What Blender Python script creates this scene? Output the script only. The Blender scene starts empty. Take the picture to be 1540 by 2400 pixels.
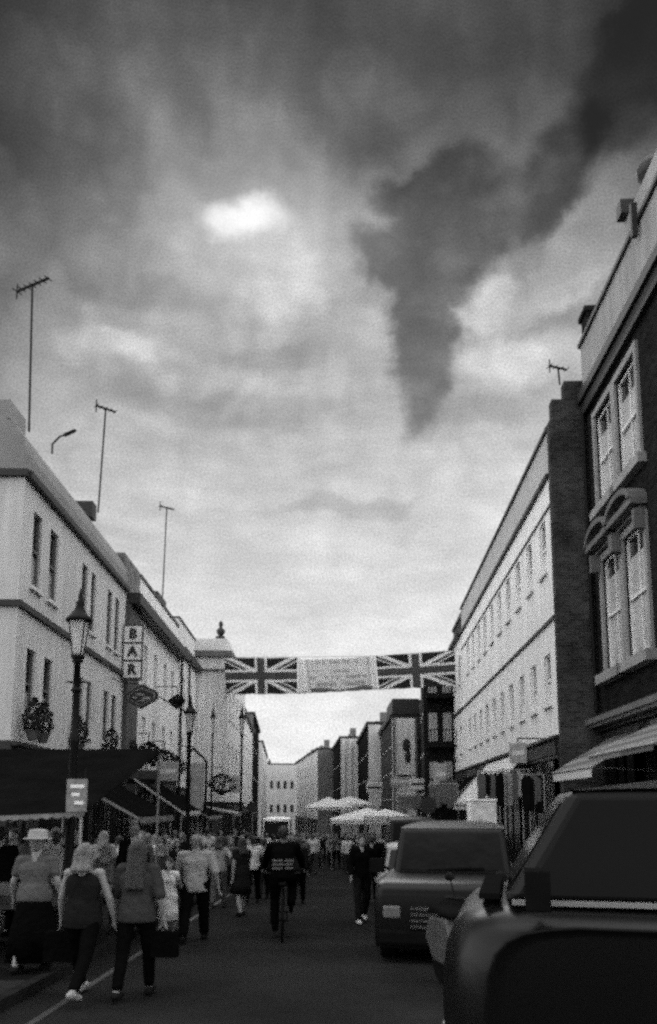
import bpy, bmesh, math, random
from mathutils import Vector, Matrix, Quaternion
R=math.radians; PI=math.pi
S=bpy.context.scene; COL=S.collection
# ------------------------------------------------------------------ camera
TH=R(8); F=1870.0; CX=770.0; CY=1622.19; CAMZ=1.75
cam=bpy.data.cameras.new('camera'); camo=bpy.data.objects.new('camera',cam); COL.objects.link(camo)
camo.location=(0,0,CAMZ); camo.rotation_euler=(PI/2+TH,0,0)
cam.sensor_fit='AUTO'; cam.sensor_width=36; cam.lens=F/2400*36; cam.shift_y=(CY-1200)/2400
cam.clip_start=0.1; cam.clip_end=3000; S.camera=camo
# ------------------------------------------------------------------ world: overcast evening sky, monochrome
SUN_EL=R(38.5); SUN_AZ=R(-6.5)          # azimuth from +Y, negative = left of the street
w=bpy.data.worlds.new('World'); S.world=w; w.use_nodes=True
nt=w.node_tree; nt.nodes.clear(); N=nt.nodes; LK=nt.links
def val(x): return x
def setin(n,i,x):
    if isinstance(x,(int,float)): n.inputs[i].default_value=x
    else: LK.new(x,n.inputs[i])
def M(op,a,b=0.0,c=None,clamp=False):
    n=N.new('ShaderNodeMath'); n.operation=op; n.use_clamp=clamp
    setin(n,0,a); setin(n,1,b)
    if c is not None: setin(n,2,c)
    return n.outputs[0]
def smooth(x,a,b,lo=0.0,hi=1.0):
    n=N.new('ShaderNodeMapRange'); n.interpolation_type='SMOOTHSTEP'
    setin(n,0,x); n.inputs[1].default_value=a; n.inputs[2].default_value=b; n.inputs[3].default_value=lo; n.inputs[4].default_value=hi
    return n.outputs[0]
tc=N.new('ShaderNodeTexCoord'); sp=N.new('ShaderNodeSeparateXYZ'); LK.new(tc.outputs['Generated'],sp.inputs[0])
az=M('MULTIPLY',M('ARCTAN2',sp.outputs[0],sp.outputs[1]),180/PI)
el=M('MULTIPLY',M('ARCSINE',sp.outputs[2]),180/PI)
cb=N.new('ShaderNodeCombineXYZ'); LK.new(M('MULTIPLY',az,0.8),cb.inputs[0]); LK.new(el,cb.inputs[1])
def noise(scale,detail=4,rough=.55,sx=1.0,sy=1.0,off=0.0,dist=0.0):
    mp=N.new('ShaderNodeMapping'); LK.new(cb.outputs[0],mp.inputs[0]); mp.inputs['Scale'].default_value=(sx,sy,1); mp.inputs['Location'].default_value=(off,off*.7,off)
    n=N.new('ShaderNodeTexNoise'); LK.new(mp.outputs[0],n.inputs['Vector']); n.inputs['Scale'].default_value=scale
    n.inputs['Detail'].default_value=detail; n.inputs['Roughness'].default_value=rough; n.inputs['Distortion'].default_value=dist
    return M('SUBTRACT',n.outputs['Fac'],0.5)
waz=M('ADD',az,M('MULTIPLY',noise(.17,6,.6,off=3),6.0)); wel=M('ADD',el,M('MULTIPLY',noise(.17,6,.6,off=17),5.0))
ramp=N.new('ShaderNodeValToRGB'); LK.new(M('DIVIDE',M('ADD',wel,0.0),90.0),ramp.inputs[0]); cr=ramp.color_ramp
SKY=[(0,.64),(13,.64),(18,.58),(24,.49),(31,.39),(37,.28),(42,.185),(47,.10),(50.5,.055),(56,.30),(63,1.4),(90,1.6)]  # dark dip copies lens fall-off; unseen zenith raised to light the walls
cr.interpolation='EASE'
while len(cr.elements)<len(SKY): cr.elements.new(.5)
for e,(a,v) in zip(cr.elements,SKY): e.position=a/90; e.color=(v,v,v,1)
base=ramp.outputs[0]
def blob(c_az,c_el,ra,re,rot,soft=.6):
    dx=M('SUBTRACT',waz,c_az); dy=M('SUBTRACT',wel,c_el); c,s=math.cos(R(rot)),math.sin(R(rot))
    px=M('DIVIDE',M('ADD',M('MULTIPLY',dx,c),M('MULTIPLY',dy,s)),ra); py=M('DIVIDE',M('SUBTRACT',M('MULTIPLY',dy,c),M('MULTIPLY',dx,s)),re)
    r=M('SQRT',M('ADD',M('MULTIPLY',px,px),M('MULTIPLY',py,py)))
    return smooth(r,1+soft*.85,max(.0,1-soft*.85))
def mx(l):
    o=l[0]
    for q in l[1:]: o=M('MAXIMUM',o,q)
    return o
# the dark rain cloud on the right and its hanging tail, in degrees of azimuth and elevation
dark=mx([blob(8.5,39.9,5,1.6,3,.4),blob(10.5,38,6.7,2.6,5,.4),blob(4.7,36.3,3.4,1.9,-20,.4),blob(7,32.6,2.7,4.2,5,.4),blob(7,28.8,1.9,2.9,0,.8),blob(16.5,38.8,4,2,15,.55),blob(9.5,35.6,3.2,2,0,.6),blob(19,40.6,3.4,2,35,.6)])
dark=M('MULTIPLY',dark,M('ADD',.88,M('MULTIPLY',noise(.3,6,.65,off=31),1.0)))
darker=mx([blob(24,43.8,5.5,3.2,45,.45),blob(29,47,9,5,40,.6),M('MULTIPLY',blob(5,47.3,8,2.2,-5,1.0),.55),M('MULTIPLY',blob(1.7,42.2,3.2,1.1,0,1.0),.4)])
streak=mx([blob(-9.4,27.2,8,1.2,-4,.8),blob(12.2,27,4,.9,5,.8),blob(1,21,5.5,.6,4,.8),blob(-4.9,30.6,4.5,.9,0,.8),blob(-24,39,9,2.6,6,1.0),blob(-14,34,6,1,0,1.0)])
light=mx([blob(19.4,35.3,4.6,2.2,25,.35),blob(23.2,38.4,2.8,3.6,-25,.35),blob(12.2,33.2,3.8,1.7,0,.5),blob(-2.3,35.2,3.5,2.4,0,1.0),blob(-16.6,30.4,4,1.0,4,.9),blob(14,30,6,1.5,0,1.0)])
glow=mx([M('MULTIPLY',blob(-5.6,38.3,5.2,2.6,-3,1.9),1.0)])
core=blob(-6.4,38.5,2.5,.85,-3,1.0)
v=M('MULTIPLY',base,smooth(dark,0,1,1,.34))
veil=mx([blob(13,43.5,9,3.4,8,1.1),blob(3,43,5,1.6,-10,1.1)])
v=M('MULTIPLY',v,smooth(veil,0,1,1,.62))
v=M('MULTIPLY',v,smooth(darker,0,1,1,.30)); v=M('MULTIPLY',v,smooth(streak,0,1,1,.80)); cw=N.new('ShaderNodeCombineXYZ'); LK.new(waz,cw.inputs[0]); LK.new(wel,cw.inputs[1])
vo=N.new('ShaderNodeTexVoronoi'); vo.feature='SMOOTH_F1'; LK.new(cw.outputs[0],vo.inputs['Vector']); vo.inputs['Scale'].default_value=.34; vo.inputs['Smoothness'].default_value=.6; vo.inputs['Detail'].default_value=1.0; vo.inputs['Roughness'].default_value=.6
puff=M('ADD',1.02,M('MULTIPLY',M('SUBTRACT',.45,vo.outputs['Distance']),smooth(el,16,32,.14,.40)))
v=M('MULTIPLY',v,puff)
v=M('MULTIPLY',v,smooth(light,0,1,1,1.5))
v=M('MULTIPLY',v,M('ADD',1.0,M('MULTIPLY',noise(.11,6,.6,.55,1.2,off=5,dist=.4),1.05)))
v=M('MULTIPLY',v,M('ADD',1.0,M('MULTIPLY',noise(.45,5,.6,.5,1.6,off=9),.42)))
v=M('MULTIPLY',v,M('ADD',1.0,M('MULTIPLY',noise(13.0,1,.9,1,1,off=1),2.2)))
# vignette put into the sky colour: upper corners darkened towards the sides
side=M('MULTIPLY',smooth(M('ABSOLUTE',M('SUBTRACT',az,1.0)),9,31),smooth(el,15,41)); side=M('MULTIPLY',side,smooth(el,64,53))
v=M('MULTIPLY',v,M('SUBTRACT',1.0,M('MULTIPLY',side,.80)))
aaz=M('ABSOLUTE',az)
v=M('ADD',v,M('MULTIPLY',smooth(aaz,42,75),.30)); v=M('ADD',v,M('MULTIPLY',M('MULTIPLY',smooth(aaz,42,72),smooth(aaz,160,120)),1.05))  # unseen sky at the sides and behind brightened to light the facades
v=M('ADD',v,M('MULTIPLY',glow,.13)); v=M('ADD',v,M('MULTIPLY',core,.45))
sky=N.new('ShaderNodeTexSky'); sky.sky_type='NISHITA'; sky.sun_disc=False; sky.sun_elevation=SUN_EL; sky.sun_rotation=SUN_AZ
bw=N.new('ShaderNodeRGBToBW'); LK.new(sky.outputs[0],bw.inputs[0])
tot=M('ADD',M('MULTIPLY',M('MAXIMUM',v,.012),10.0/1.0),M('MULTIPLY',bw.outputs[0],.01))
bg=N.new('ShaderNodeBackground'); LK.new(tot,bg.inputs[0]); bg.inputs[1].default_value=.1
wo=N.new('ShaderNodeOutputWorld'); LK.new(bg.outputs[0],wo.inputs[0])
sl=bpy.data.lights.new('sun','SUN'); sl.energy=.5; sl.angle=R(25); so=bpy.data.objects.new('sun',sl); COL.objects.link(so)
sd=Vector((math.sin(SUN_AZ)*math.cos(SUN_EL),math.cos(SUN_AZ)*math.cos(SUN_EL),math.sin(SUN_EL)))
so.rotation_euler=sd.to_track_quat('Z','Y').to_euler(); so.location=(0,0,60)
S.view_settings.view_transform='Standard'; S.view_settings.look='None'; S.view_settings.gamma=1; S.view_settings.exposure=.3; S.view_settings.use_curve_mapping=False
S.render.engine='CYCLES'; S.cycles.max_bounces=5; S.cycles.filter_width=2.8
S.cycles.use_denoising=False; S.cycles.use_adaptive_sampling=True; S.cycles.adaptive_threshold=.18; S.cycles.adaptive_min_samples=16
random.seed(7)
# ------------------------------------------------------------------ helpers
def G(y): return -.035*max(-40,min(y,115))
def ray(u,v):
    a=(u-CX)/F;b=(CY-v)/F; return Vector((a, math.cos(TH)-b*math.sin(TH), math.sin(TH)+b*math.cos(TH)))
def PT(u,v,Y):
    r=ray(u,v);k=Y/r.y; return Vector((r.x*k,Y,CAMZ+r.z*k))
def GR(u,v):
    r=ray(u,v);k=-CAMZ/(r.z+.035*r.y); return Vector((r.x*k,r.y*k,CAMZ+r.z*k))
MATS={}
def mat(name,g,rough=.8,var=.15,vs=1.5,bump=0.0,bs=30,metal=0,spec=.5,kind=None,trans=0,g2=None,coat=0):
    if name in MATS: return MATS[name]
    m=bpy.data.materials.new(name); m.use_nodes=True; t=m.node_tree; n=t.nodes; b=n['Principled BSDF']
    b.inputs['Roughness'].default_value=rough; b.inputs['Metallic'].default_value=metal; b.inputs['Specular IOR Level'].default_value=spec
    b.inputs['Coat Weight'].default_value=coat
    if kind=='fabric' or rough>.7: b.inputs['Specular IOR Level'].default_value=0 if g<.06 or kind=='fabric' else .15
    co=n.new('ShaderNodeTexCoord')
    nz=n.new('ShaderNodeTexNoise'); nz.inputs['Scale'].default_value=vs; nz.inputs['Detail'].default_value=6; nz.inputs['Roughness'].default_value=.65
    t.links.new(co.outputs['Object'],nz.inputs['Vector'])
    mr=n.new('ShaderNodeMapRange'); mr.inputs[1].default_value=.3; mr.inputs[2].default_value=.7; mr.inputs[3].default_value=g*(1-var); mr.inputs[4].default_value=g*(1+var)
    t.links.new(nz.outputs['Fac'],mr.inputs[0]); out=mr.outputs[0]
    if kind in('brick','slate'):
        s=n.new('ShaderNodeSeparateXYZ'); t.links.new(co.outputs['Object'],s.inputs[0])
        a=n.new('ShaderNodeMath'); a.operation='ADD'; t.links.new(s.outputs[0],a.inputs[0]); t.links.new(s.outputs[1],a.inputs[1])
        c=n.new('ShaderNodeCombineXYZ'); t.links.new(a.outputs[0],c.inputs[0]); t.links.new(s.outputs[2],c.inputs[1])
        bk=n.new('ShaderNodeTexBrick'); t.links.new(c.outputs[0],bk.inputs['Vector'])
        bk.inputs['Scale'].default_value=1; bk.inputs['Brick Width'].default_value=.225 if kind=='brick' else .3; bk.inputs['Row Height'].default_value=.078 if kind=='brick' else .22
        bk.inputs['Mortar Size'].default_value=.008; bk.inputs['Bias'].default_value=0
        bk.inputs['Color1'].default_value=(.55,.55,.55,1); bk.inputs['Color2'].default_value=(1.3,1.3,1.3,1); bk.inputs['Mortar'].default_value=(1.7,)*3+(1,) if kind=='brick' else (.4,.4,.4,1)
        mm=n.new('ShaderNodeMix'); mm.data_type='RGBA'; mm.blend_type='MULTIPLY'; mm.inputs['Factor'].default_value=1
        t.links.new(out,mm.inputs[6]); t.links.new(bk.outputs['Color'],mm.inputs[7]); out=mm.outputs[2]
    if kind=='stucco':   # rain streaks: vertical stains
        mp=n.new('ShaderNodeMapping'); mp.inputs['Scale'].default_value=(3.0,3.0,.22); t.links.new(co.outputs['Object'],mp.inputs[0])
        n2=n.new('ShaderNodeTexNoise'); n2.inputs['Scale'].default_value=1.6; n2.inputs['Detail'].default_value=5; t.links.new(mp.outputs[0],n2.inputs['Vector'])
        r2=n.new('ShaderNodeMapRange'); r2.inputs[1].default_value=.35; r2.inputs[2].default_value=.65; r2.inputs[3].default_value=.82; r2.inputs[4].default_value=1.04; t.links.new(n2.outputs['Fac'],r2.inputs[0])
        a=n.new('ShaderNodeMath'); a.operation='MULTIPLY'; t.links.new(out,a.inputs[0]); t.links.new(r2.outputs[0],a.inputs[1]); out=a.outputs[0]
    if kind=='stripe':
        s=n.new('ShaderNodeSeparateXYZ'); t.links.new(co.outputs['Object'],s.inputs[0])
        a=n.new('ShaderNodeMath'); a.operation='MODULO'; a.inputs[1].default_value=.5; b0=n.new('ShaderNodeMath'); b0.operation='ADD'; b0.inputs[1].default_value=100; t.links.new(s.outputs[0],b0.inputs[0]); t.links.new(b0.outputs[0],a.inputs[0])
        q=n.new('ShaderNodeMath'); q.operation='GREATER_THAN'; q.inputs[1].default_value=.25; t.links.new(a.outputs[0],q.inputs[0])
        mm=n.new('ShaderNodeMix'); mm.data_type='FLOAT'; t.links.new(q.outputs[0],mm.inputs[0]); t.links.new(out,mm.inputs[2]); mm.inputs[3].default_value=g2; out=mm.outputs[0]
    if kind=='fabric':
        n2=n.new('ShaderNodeTexNoise'); n2.inputs['Scale'].default_value=7; n2.inputs['Detail'].default_value=3; n2.inputs['Distortion'].default_value=1.2; t.links.new(co.outputs['Object'],n2.inputs['Vector'])
        bp=n.new('ShaderNodeBump'); bp.inputs['Strength'].default_value=.8; bp.inputs['Distance'].default_value=.05; t.links.new(n2.outputs['Fac'],bp.inputs['Height']); t.links.new(bp.outputs[0],b.inputs['Normal'])
    elif bump:
        n2=n.new('ShaderNodeTexNoise'); n2.inputs['Scale'].default_value=bs; n2.inputs['Detail'].default_value=5; t.links.new(co.outputs['Object'],n2.inputs['Vector'])
        bp=n.new('ShaderNodeBump'); bp.inputs['Strength'].default_value=bump; bp.inputs['Distance'].default_value=.03; t.links.new(n2.outputs['Fac'],bp.inputs['Height']); t.links.new(bp.outputs[0],b.inputs['Normal'])
    t.links.new(out,b.inputs['Base Color'])
    if trans:
        tr=n.new('ShaderNodeBsdfTranslucent'); t.links.new(out,tr.inputs[0]); mx_=n.new('ShaderNodeMixShader'); mx_.inputs[0].default_value=trans
        t.links.new(b.outputs[0],mx_.inputs[1]); t.links.new(tr.outputs[0],mx_.inputs[2]); t.links.new(mx_.outputs[0],n['Material Output'].inputs[0])
    MATS[name]=m; return m
class MB:
    def __init__(s): s.v=[]; s.f=[]; s.mi=[]; s.cur=0
    def add(s,vs,fs):
        o=len(s.v); s.v+= [tuple(v) for v in vs]; s.f+=[tuple(i+o for i in f) for f in fs]; s.mi+=[s.cur]*len(fs); return s
    def box(s,x0,x1,y0,y1,z0,z1):
        return s.add([(x0,y0,z0),(x1,y0,z0),(x1,y1,z0),(x0,y1,z0),(x0,y0,z1),(x1,y0,z1),(x1,y1,z1),(x0,y1,z1)],[(3,2,1,0),(4,5,6,7),(0,1,5,4),(1,2,6,5),(2,3,7,6),(3,0,4,7)])
    def hexa(s,p):  # 8 points, bottom 4 then top 4
        return s.add(p,[(3,2,1,0),(4,5,6,7),(0,1,5,4),(1,2,6,5),(2,3,7,6),(3,0,4,7)])
    def prism(s,poly,a,b,ax='x'):   # extrude 2D polygon along axis from a to b
        n=len(poly)
        def mk(p,t): return {'x':(t,p[0],p[1]),'y':(p[0],t,p[1]),'z':(p[0],p[1],t)}[ax]
        return s.add([mk(p,a) for p in poly]+[mk(p,b) for p in poly],[tuple(range(n)),tuple(range(2*n-1,n-1,-1))]+[(i,i+n,(i+1)%n+n,(i+1)%n) for i in range(n)])
    def lathe(s,prof,c=(0,0,0),n=12,sx=1,sy=1):
        vs=[];fs=[]
        for r,z in prof:
            for i in range(n): a=2*PI*i/n; vs.append((c[0]+r*sx*math.cos(a),c[1]+r*sy*math.sin(a),c[2]+z))
        for k in range(len(prof)-1):
            for i in range(n): j=(i+1)%n; fs.append((k*n+i,k*n+j,(k+1)*n+j,(k+1)*n+i))
        fs.append(tuple(range(n-1,-1,-1))); fs.append(tuple(range((len(prof)-1)*n,len(prof)*n)))
        return s.add(vs,fs)
    def cap(s,p0,r0,p1,r1,n=10,flat=1.0,round_=True):   # tapered limb with round ends
        p0=Vector(p0);p1=Vector(p1);d=p1-p0;L=d.length
        if L<1e-6: d=Vector((0,0,1));L=1e-6
        q=d.normalized().to_track_quat('Z','X'); prof=[]
        if round_:
            for a in (-85,-60,-30): prof.append((r0*math.cos(R(a)),r0*math.sin(R(a))))
        prof.append((r0,0)); prof.append((r1,L))
        if round_:
            for a in (30,60,85): prof.append((r1*math.cos(R(a)),L+r1*math.sin(R(a))))
        vs=[];fs=[]
        for r,z in prof:
            for i in range(n):
                a=2*PI*i/n; vs.append(p0+q@Vector((r*math.cos(a),r*math.sin(a)*flat,z)))
        for k in range(len(prof)-1):
            for i in range(n): j=(i+1)%n; fs.append((k*n+i,k*n+j,(k+1)*n+j,(k+1)*n+i))
        fs.append(tuple(range(n-1,-1,-1))); fs.append(tuple(range((len(prof)-1)*n,len(prof)*n)))
        return s.add(vs,fs)
    def tube(s,pts,r,n=8):
        for a,b in zip(pts[:-1],pts[1:]): s.cap(a,r,b,r,n)
        return s
    def ell(s,c,rx,ry,rz,n=14,m=9):
        prof=[(max(.02,math.sin(PI*k/m)),-math.cos(PI*k/m)) for k in range(m+1)]
        vs=[];fs=[]
        for r,z in prof:
            for i in range(n): a=2*PI*i/n; vs.append((c[0]+rx*r*math.cos(a),c[1]+ry*r*math.sin(a),c[2]+rz*z))
        for k in range(m):
            for i in range(n): j=(i+1)%n; fs.append((k*n+i,k*n+j,(k+1)*n+j,(k+1)*n+i))
        fs.append(tuple(range(n-1,-1,-1))); fs.append(tuple(range(m*n,(m+1)*n)))
        return s.add(vs,fs)
    def mesh(s,name,mats,smooth=False):
        me=bpy.data.meshes.new(name); me.from_pydata(s.v,[],s.f); me.validate()
        for m in (mats if isinstance(mats,(list,tuple)) else [mats]): me.materials.append(m)
        if len(me.polygons)==len(s.mi): me.polygons.foreach_set('material_index',s.mi)
        if smooth: me.polygons.foreach_set('use_smooth',[True]*len(me.polygons))
        b=bmesh.new(); b.from_mesh(me); bmesh.ops.recalc_face_normals(b,faces=b.faces); b.to_mesh(me); b.free()
        return me
    def build(s,name,mats,parent=None,smooth=False,bevel=0,loc=None):
        o=bpy.data.objects.new(name,s.mesh(name,mats,smooth)); COL.objects.link(o); o.parent=parent
        if loc: o.location=loc
        if bevel: m=o.modifiers.new('bevel','BEVEL'); m.width=bevel; m.segments=2; m.limit_method='ANGLE'; m.angle_limit=R(40)
        return o
def tag(o,label=None,cat=None,group=None,kind=None):
    if label: o['label']=label
    if cat: o['category']=cat
    if group: o['group']=group
    if kind: o['kind']=kind
    return o
def thing(name,label,cat,loc=(0,0,0),rz=0,group=None):
    o=bpy.data.objects.new(name,None); COL.objects.link(o); o.location=loc; o.rotation_euler=(0,0,rz); return tag(o,label,cat,group)
def link(name,me,parent,loc=(0,0,0),rz=0,label=None):
    o=bpy.data.objects.new(name,me); COL.objects.link(o); o.parent=parent; o.location=loc; o.rotation_euler=(0,0,rz)
    if label: o['label']=label
    return o
def copy_tree(o,parent=None):
    c=o.copy(); COL.objects.link(c); c.parent=parent
    for ch in o.children: copy_tree(ch,c)
    return c
# ------------------------------------------------------------------ materials
white_stucco=mat('white_stucco',.78,.85,.05,.5,.08,40,kind='stucco')
cream_stucco=mat('cream_stucco',.66,.85,.07,.5,.08,40,kind='stucco')
surr=mat('surround_paint',.26,.8,.2,2,.2,40)
slit_frame=mat('slit_frame',.10,.6,.1,2)
grey_stucco=mat('grey_stucco',.30,.85,.12,.7,.25,40,kind='stucco')
slate=mat('slate',.13,.7,.2,1,.2,20,kind='slate')
brick=mat('dark_brick',.050,.95,.5,1.1,.4,60,kind='brick')
brick_mid=mat('grey_brick',.16,.9,.25,1.1,.4,60,kind='brick')
black_brick=mat('black_brick',.016,.9,.3,1.1,.4,60,kind='brick')
stone=mat('painted_stone',.62,.7,.1,2,.2,40)
stone_dim=mat('weathered_stone',.13,.8,.25,2,.3,40)
dark_trim=mat('dark_trim',.012,.6,.3,3)
black_iron=mat('black_iron',.005,.6,.3,5,spec=.15)
shop_dark=mat('shopfront_paint',.008,.5,.4,1.5)
shop_mid=mat('shopfront_grey',.06,.6,.4,1.2)
glass_dark=mat('window_glass',.010,.12,.3,.7,.04,3,spec=.35)
blind_rn=mat('dull_blind',.40,.4,.3,.8)
blind=mat('window_blind',.74,.35,.06,1.2)
blind_dim=mat('net_curtain',.34,.3,.12,1.5)
frame_white=mat('window_frame_paint',.72,.5,.05,3)
awn_dark=mat('dark_awning_cloth',.006,.9,.3,2,kind='fabric')
awn_white=mat('white_awning_cloth',.75,.9,.06,2,kind='fabric',trans=.35)
awn_grey=mat('striped_awning_cloth',.20,.9,.1,2,kind='stripe',g2=.11)
metal=mat('galvanised_metal',.35,.35,.1,4,metal=.6)
lamp_glass=mat('lamp_glass',.75,.2,.1,4,trans=.55)
foliage=mat('dark_foliage',.028,.8,.5,9)
GOODS=[mat('goods_%s'%n,g,.8,.3,6) for n,g in (('black',.008),('grey',.12),('pale',.4),('white',.7),('mid',.06))]
# ------------------------------------------------------------------ ground
def strip(name,m,xs,ys,dz,kind='structure',x_of=None,bumpy=False):
    mb=MB(); vs=[]; nx=len(xs)
    for y in ys:
        for x in xs: vs.append(((x_of(y) if x_of else 0)+x,y,G(y)+dz))
    fs=[(j*nx+i,j*nx+i+1,(j+1)*nx+i+1,(j+1)*nx+i) for j in range(len(ys)-1) for i in range(nx-1)]
    mb.add(vs,fs); o=mb.build(name,m); return tag(o,kind=kind)
YS=[-60]+list(range(-40,120,4))+[150,200,300,600,1500]
asphalt=mat('worn_asphalt',.019,.9,.38,.35,.5,90)
pave=mat('paving_slabs',.022,.85,.2,.8,.3,50,kind='slate')
kerbm=mat('kerb_stone',.016,.8,.3,3,.3,40)
strip('ground',mat('ground_earth',.05,.9,.2,.2),[-900,-8,8,900],YS,-.01)
def kx(y): return -3.2-.004*y if y<60 else -3.44-.055*(y-60)
def kxr(y): return 3.9+.045*y if y<45 else 5.9-.075*(y-45)
YR=[-40+2.5*k for k in range(0,76)]
def ribbon(name,m,fa,fb,dz,za=None,ys=YR):
    mb=MB(); vs=[]
    for y in ys: vs+= [(fa(y),y,G(y)+dz),(fb(y),y,G(y)+dz)]
    mb.add(vs,[(2*i,2*i+1,2*i+3,2*i+2) for i in range(len(ys)-1)]); return tag(mb.build(name,m),kind='structure')
ribbon('road',asphalt,kx,kxr,.0)
def solid(name,m,fa,fb,z0,z1,ys=YR):
    mb=MB(); vs=[]
    for y in ys: vs+=[(fa(y),y,G(y)+z0),(fb(y),y,G(y)+z0),(fb(y),y,G(y)+z1),(fa(y),y,G(y)+z1)]
    fs=[]
    for i in range(len(ys)-1):
        a=4*i;b=a+4
        for k in range(4): fs.append((a+k,a+(k+1)%4,b+(k+1)%4,b+k))
    mb.add(vs,fs); return tag(mb.build(name,m),kind='structure')
solid('pavement_left',pave,lambda y:kx(y)-7,lambda y:kx(y)-.14,-.06,.115)
solid('kerb_left',kerbm,lambda y:kx(y)-.137,kx,-.06,.125)
YR2=[y for y in YR if y>=8.5]
solid('pavement_right',pave,lambda y:kxr(y)+.14,lambda y:kxr(y)+6,-.06,.115,YR2)
solid('kerb_right',kerbm,kxr,lambda y:kxr(y)+.137,-.06,.125,YR2)
ym=mat('road_line_paint',.028,.7,.35,3)
ribbon('road_line',ym,lambda y:kx(y)+.42,lambda y:kx(y)+.50,.004)
# ------------------------------------------------------------------ buildings
WCACHE={}
def window_parts(parent,x0,x1,z0,z1,style='sash',rec=.16,sill=True,blindm=None,frac=.72,frm=None):
    """sash window set in a real opening of a wall; local x along the wall, y into the building"""
    W=round(x1-x0,2); H=round(z1-z0,2); key=(W,H,style,rec,sill,blindm.name if blindm else '',frac,frm.name if frm else '')
    frm=frm or frame_white
    if key not in WCACHE:
        f=MB(); t=.055
        f.box(0,t,rec-.02,rec+.05,0,H).box(W-t,W,rec-.02,rec+.05,0,H).box(t,W-t,rec-.02,rec+.05,0,t).box(t,W-t,rec-.02,rec+.05,H-t,H)
        f.box(t,W-t,rec-.03,rec+.045,H*.5-.03,H*.5+.03)
        if W>.8 and style=='sash': f.box(W/2-.014,W/2+.014,rec+.0,rec+.04,t,H*.5-.03).box(W/2-.014,W/2+.014,rec+.0,rec+.04,H*.5+.03,H-t)
        if sill: s_=MB().box(-.08,W+.08,-.09,rec-.022,-.09,0).mesh('sill',stone)
        else: s_=None
        g=MB(); g.box(t,W-t,rec+.055,rec+.065,t,H-t)
        b=None
        if blindm: b=MB().box(t,W-t,rec+.0475,rec+.0525,t,H*frac).mesh('blind',blindm)
        WCACHE[key]=(f.mesh('window',frm),g.mesh('pane',glass_dark),s_,b)
    f,g,s_,b=WCACHE[key]
    w_=link('window',f,parent,(x0,0,z0)); link('pane',g,w_)
    if s_: link('sill',s_,w_)
    if b: link('blind',b,w_)
    return w_
def wall_mesh(L,D,z0,z1,op,rec=.25):
    """wall box with real openings in its street side (y=0)"""
    mb=MB(); xs=sorted({0,L,*[o[0] for o in op],*[o[1] for o in op]}); zs=sorted({z0,z1,*[o[2] for o in op],*[o[3] for o in op]})
    for i in range(len(xs)-1):
        for j in range(len(zs)-1):
            cx=(xs[i]+xs[i+1])/2; cz=(zs[j]+zs[j+1])/2
            if any(o[0]<cx<o[1] and o[2]<cz<o[3] for o in op): continue
            mb.add([(xs[i],0,zs[j]),(xs[i+1],0,zs[j]),(xs[i+1],0,zs[j+1]),(xs[i],0,zs[j+1])],[(0,1,2,3)])
    for a,b,c,d in op:
        mb.add([(a,0,c),(b,0,c),(b,0,d),(a,0,d),(a,rec,c),(b,rec,c),(b,rec,d),(a,rec,d)],[(0,1,5,4),(1,2,6,5),(2,3,7,6),(3,0,4,7),(4,5,6,7)])
    mb.add([(0,0,z0),(L,0,z0),(L,D,z0),(0,D,z0),(0,0,z1),(L,0,z1),(L,D,z1),(0,D,z1)],[(1,2,6,5),(2,3,7,6),(3,0,4,7),(4,5,6,7)])
    return mb
def building(name,label,A,B,D,z1,wm,rows=(),zg=None,group=None,bands=(),cat='building',shop=True,extra_op=(),rec=.16):
    """A->B runs along the street with the building on the left hand side of that direction"""
    A=Vector((A[0],A[1],0));B=Vector((B[0],B[1],0)); d=B-A; L=d.length; rz=math.atan2(d.y,d.x)
    z0=min(G(A.y),G(B.y))-.3
    t=thing(name,label,cat,(A.x,A.y,0),rz,group); op=[]
    for r in rows:
        for (a,b) in r['x']: op.append((a,b,r['z0'],r['z1']))
    zs=zg if zg is not None else z0
    mb=wall_mesh(L,D,zs,z1,op+list(extra_op)); mb.build('wall',wm,t)
    for r in rows:
        for (a,b) in r['x']: window_parts(t,a,b,r['z0'],r['z1'],blindm=r.get('blind'),frac=r.get('frac',.72),sill=r.get('sill',True),frm=r.get('frm'),rec=rec)
    for (za,zb,out,m,nm) in bands:
        MB().box(-.0,L,-out,-.003,za,zb).build(nm,m,t)
    return t,L,z0
def shopfront(t,L,z0,ztop,n,m=None,depth=.25,seed=1,D=6):
    rr=random.Random(seed); m=m or shop_dark; W=L/n
    MB().box(.01,L-.01,.9,D,z0,ztop-.003).build('shop_interior',shop_dark,t)
    for k in range(n):
        a=k*W; f=MB(); zf=ztop-.62
        f.box(a+.02,a+.20,0,.9,z0,ztop-.01).box(a+W-.20,a+W-.02,0,.9,z0,ztop-.01)
        f.box(a+.2,a+W-.2,-.02,.9,zf,ztop-.012); f.box(a+.2,a+W-1.3,.02,.88,z0,z0+.95+.3)
        f.box(a+.0,a+W,-.16,-.021,ztop-.10,ztop-.02)
        fr=f.build('shopfront',m,t)
        g=MB().box(a+.24,a+W-1.34,.10,.12,z0+1.27,zf-.02); g.build('shop_window',glass_dark,t)
        mu=MB()
        for q in (.33,.66): mu.box(a+.24+(W-1.58)*q-.03,a+.24+(W-1.58)*q+.03,.06,.097,z0+1.27,zf-.02)
        mu.build('glazing_bar',m,fr)
        dd=MB().box(a+W-1.22,a+W-.28,.3,.35,z0,zf-.05).build('door',shop_mid,t); MB().box(a+W-1.17,a+W-1.12,.24,.297,z0+1.2,z0+1.5).build('handle',metal,dd)
        MB().box(a+.35,a+W-.35,-.06,-.024,zf+.10,ztop-.16).build('fascia_board',rr.choice([shop_mid,shop_dark,GOODS[1],dark_trim]),t)
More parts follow.
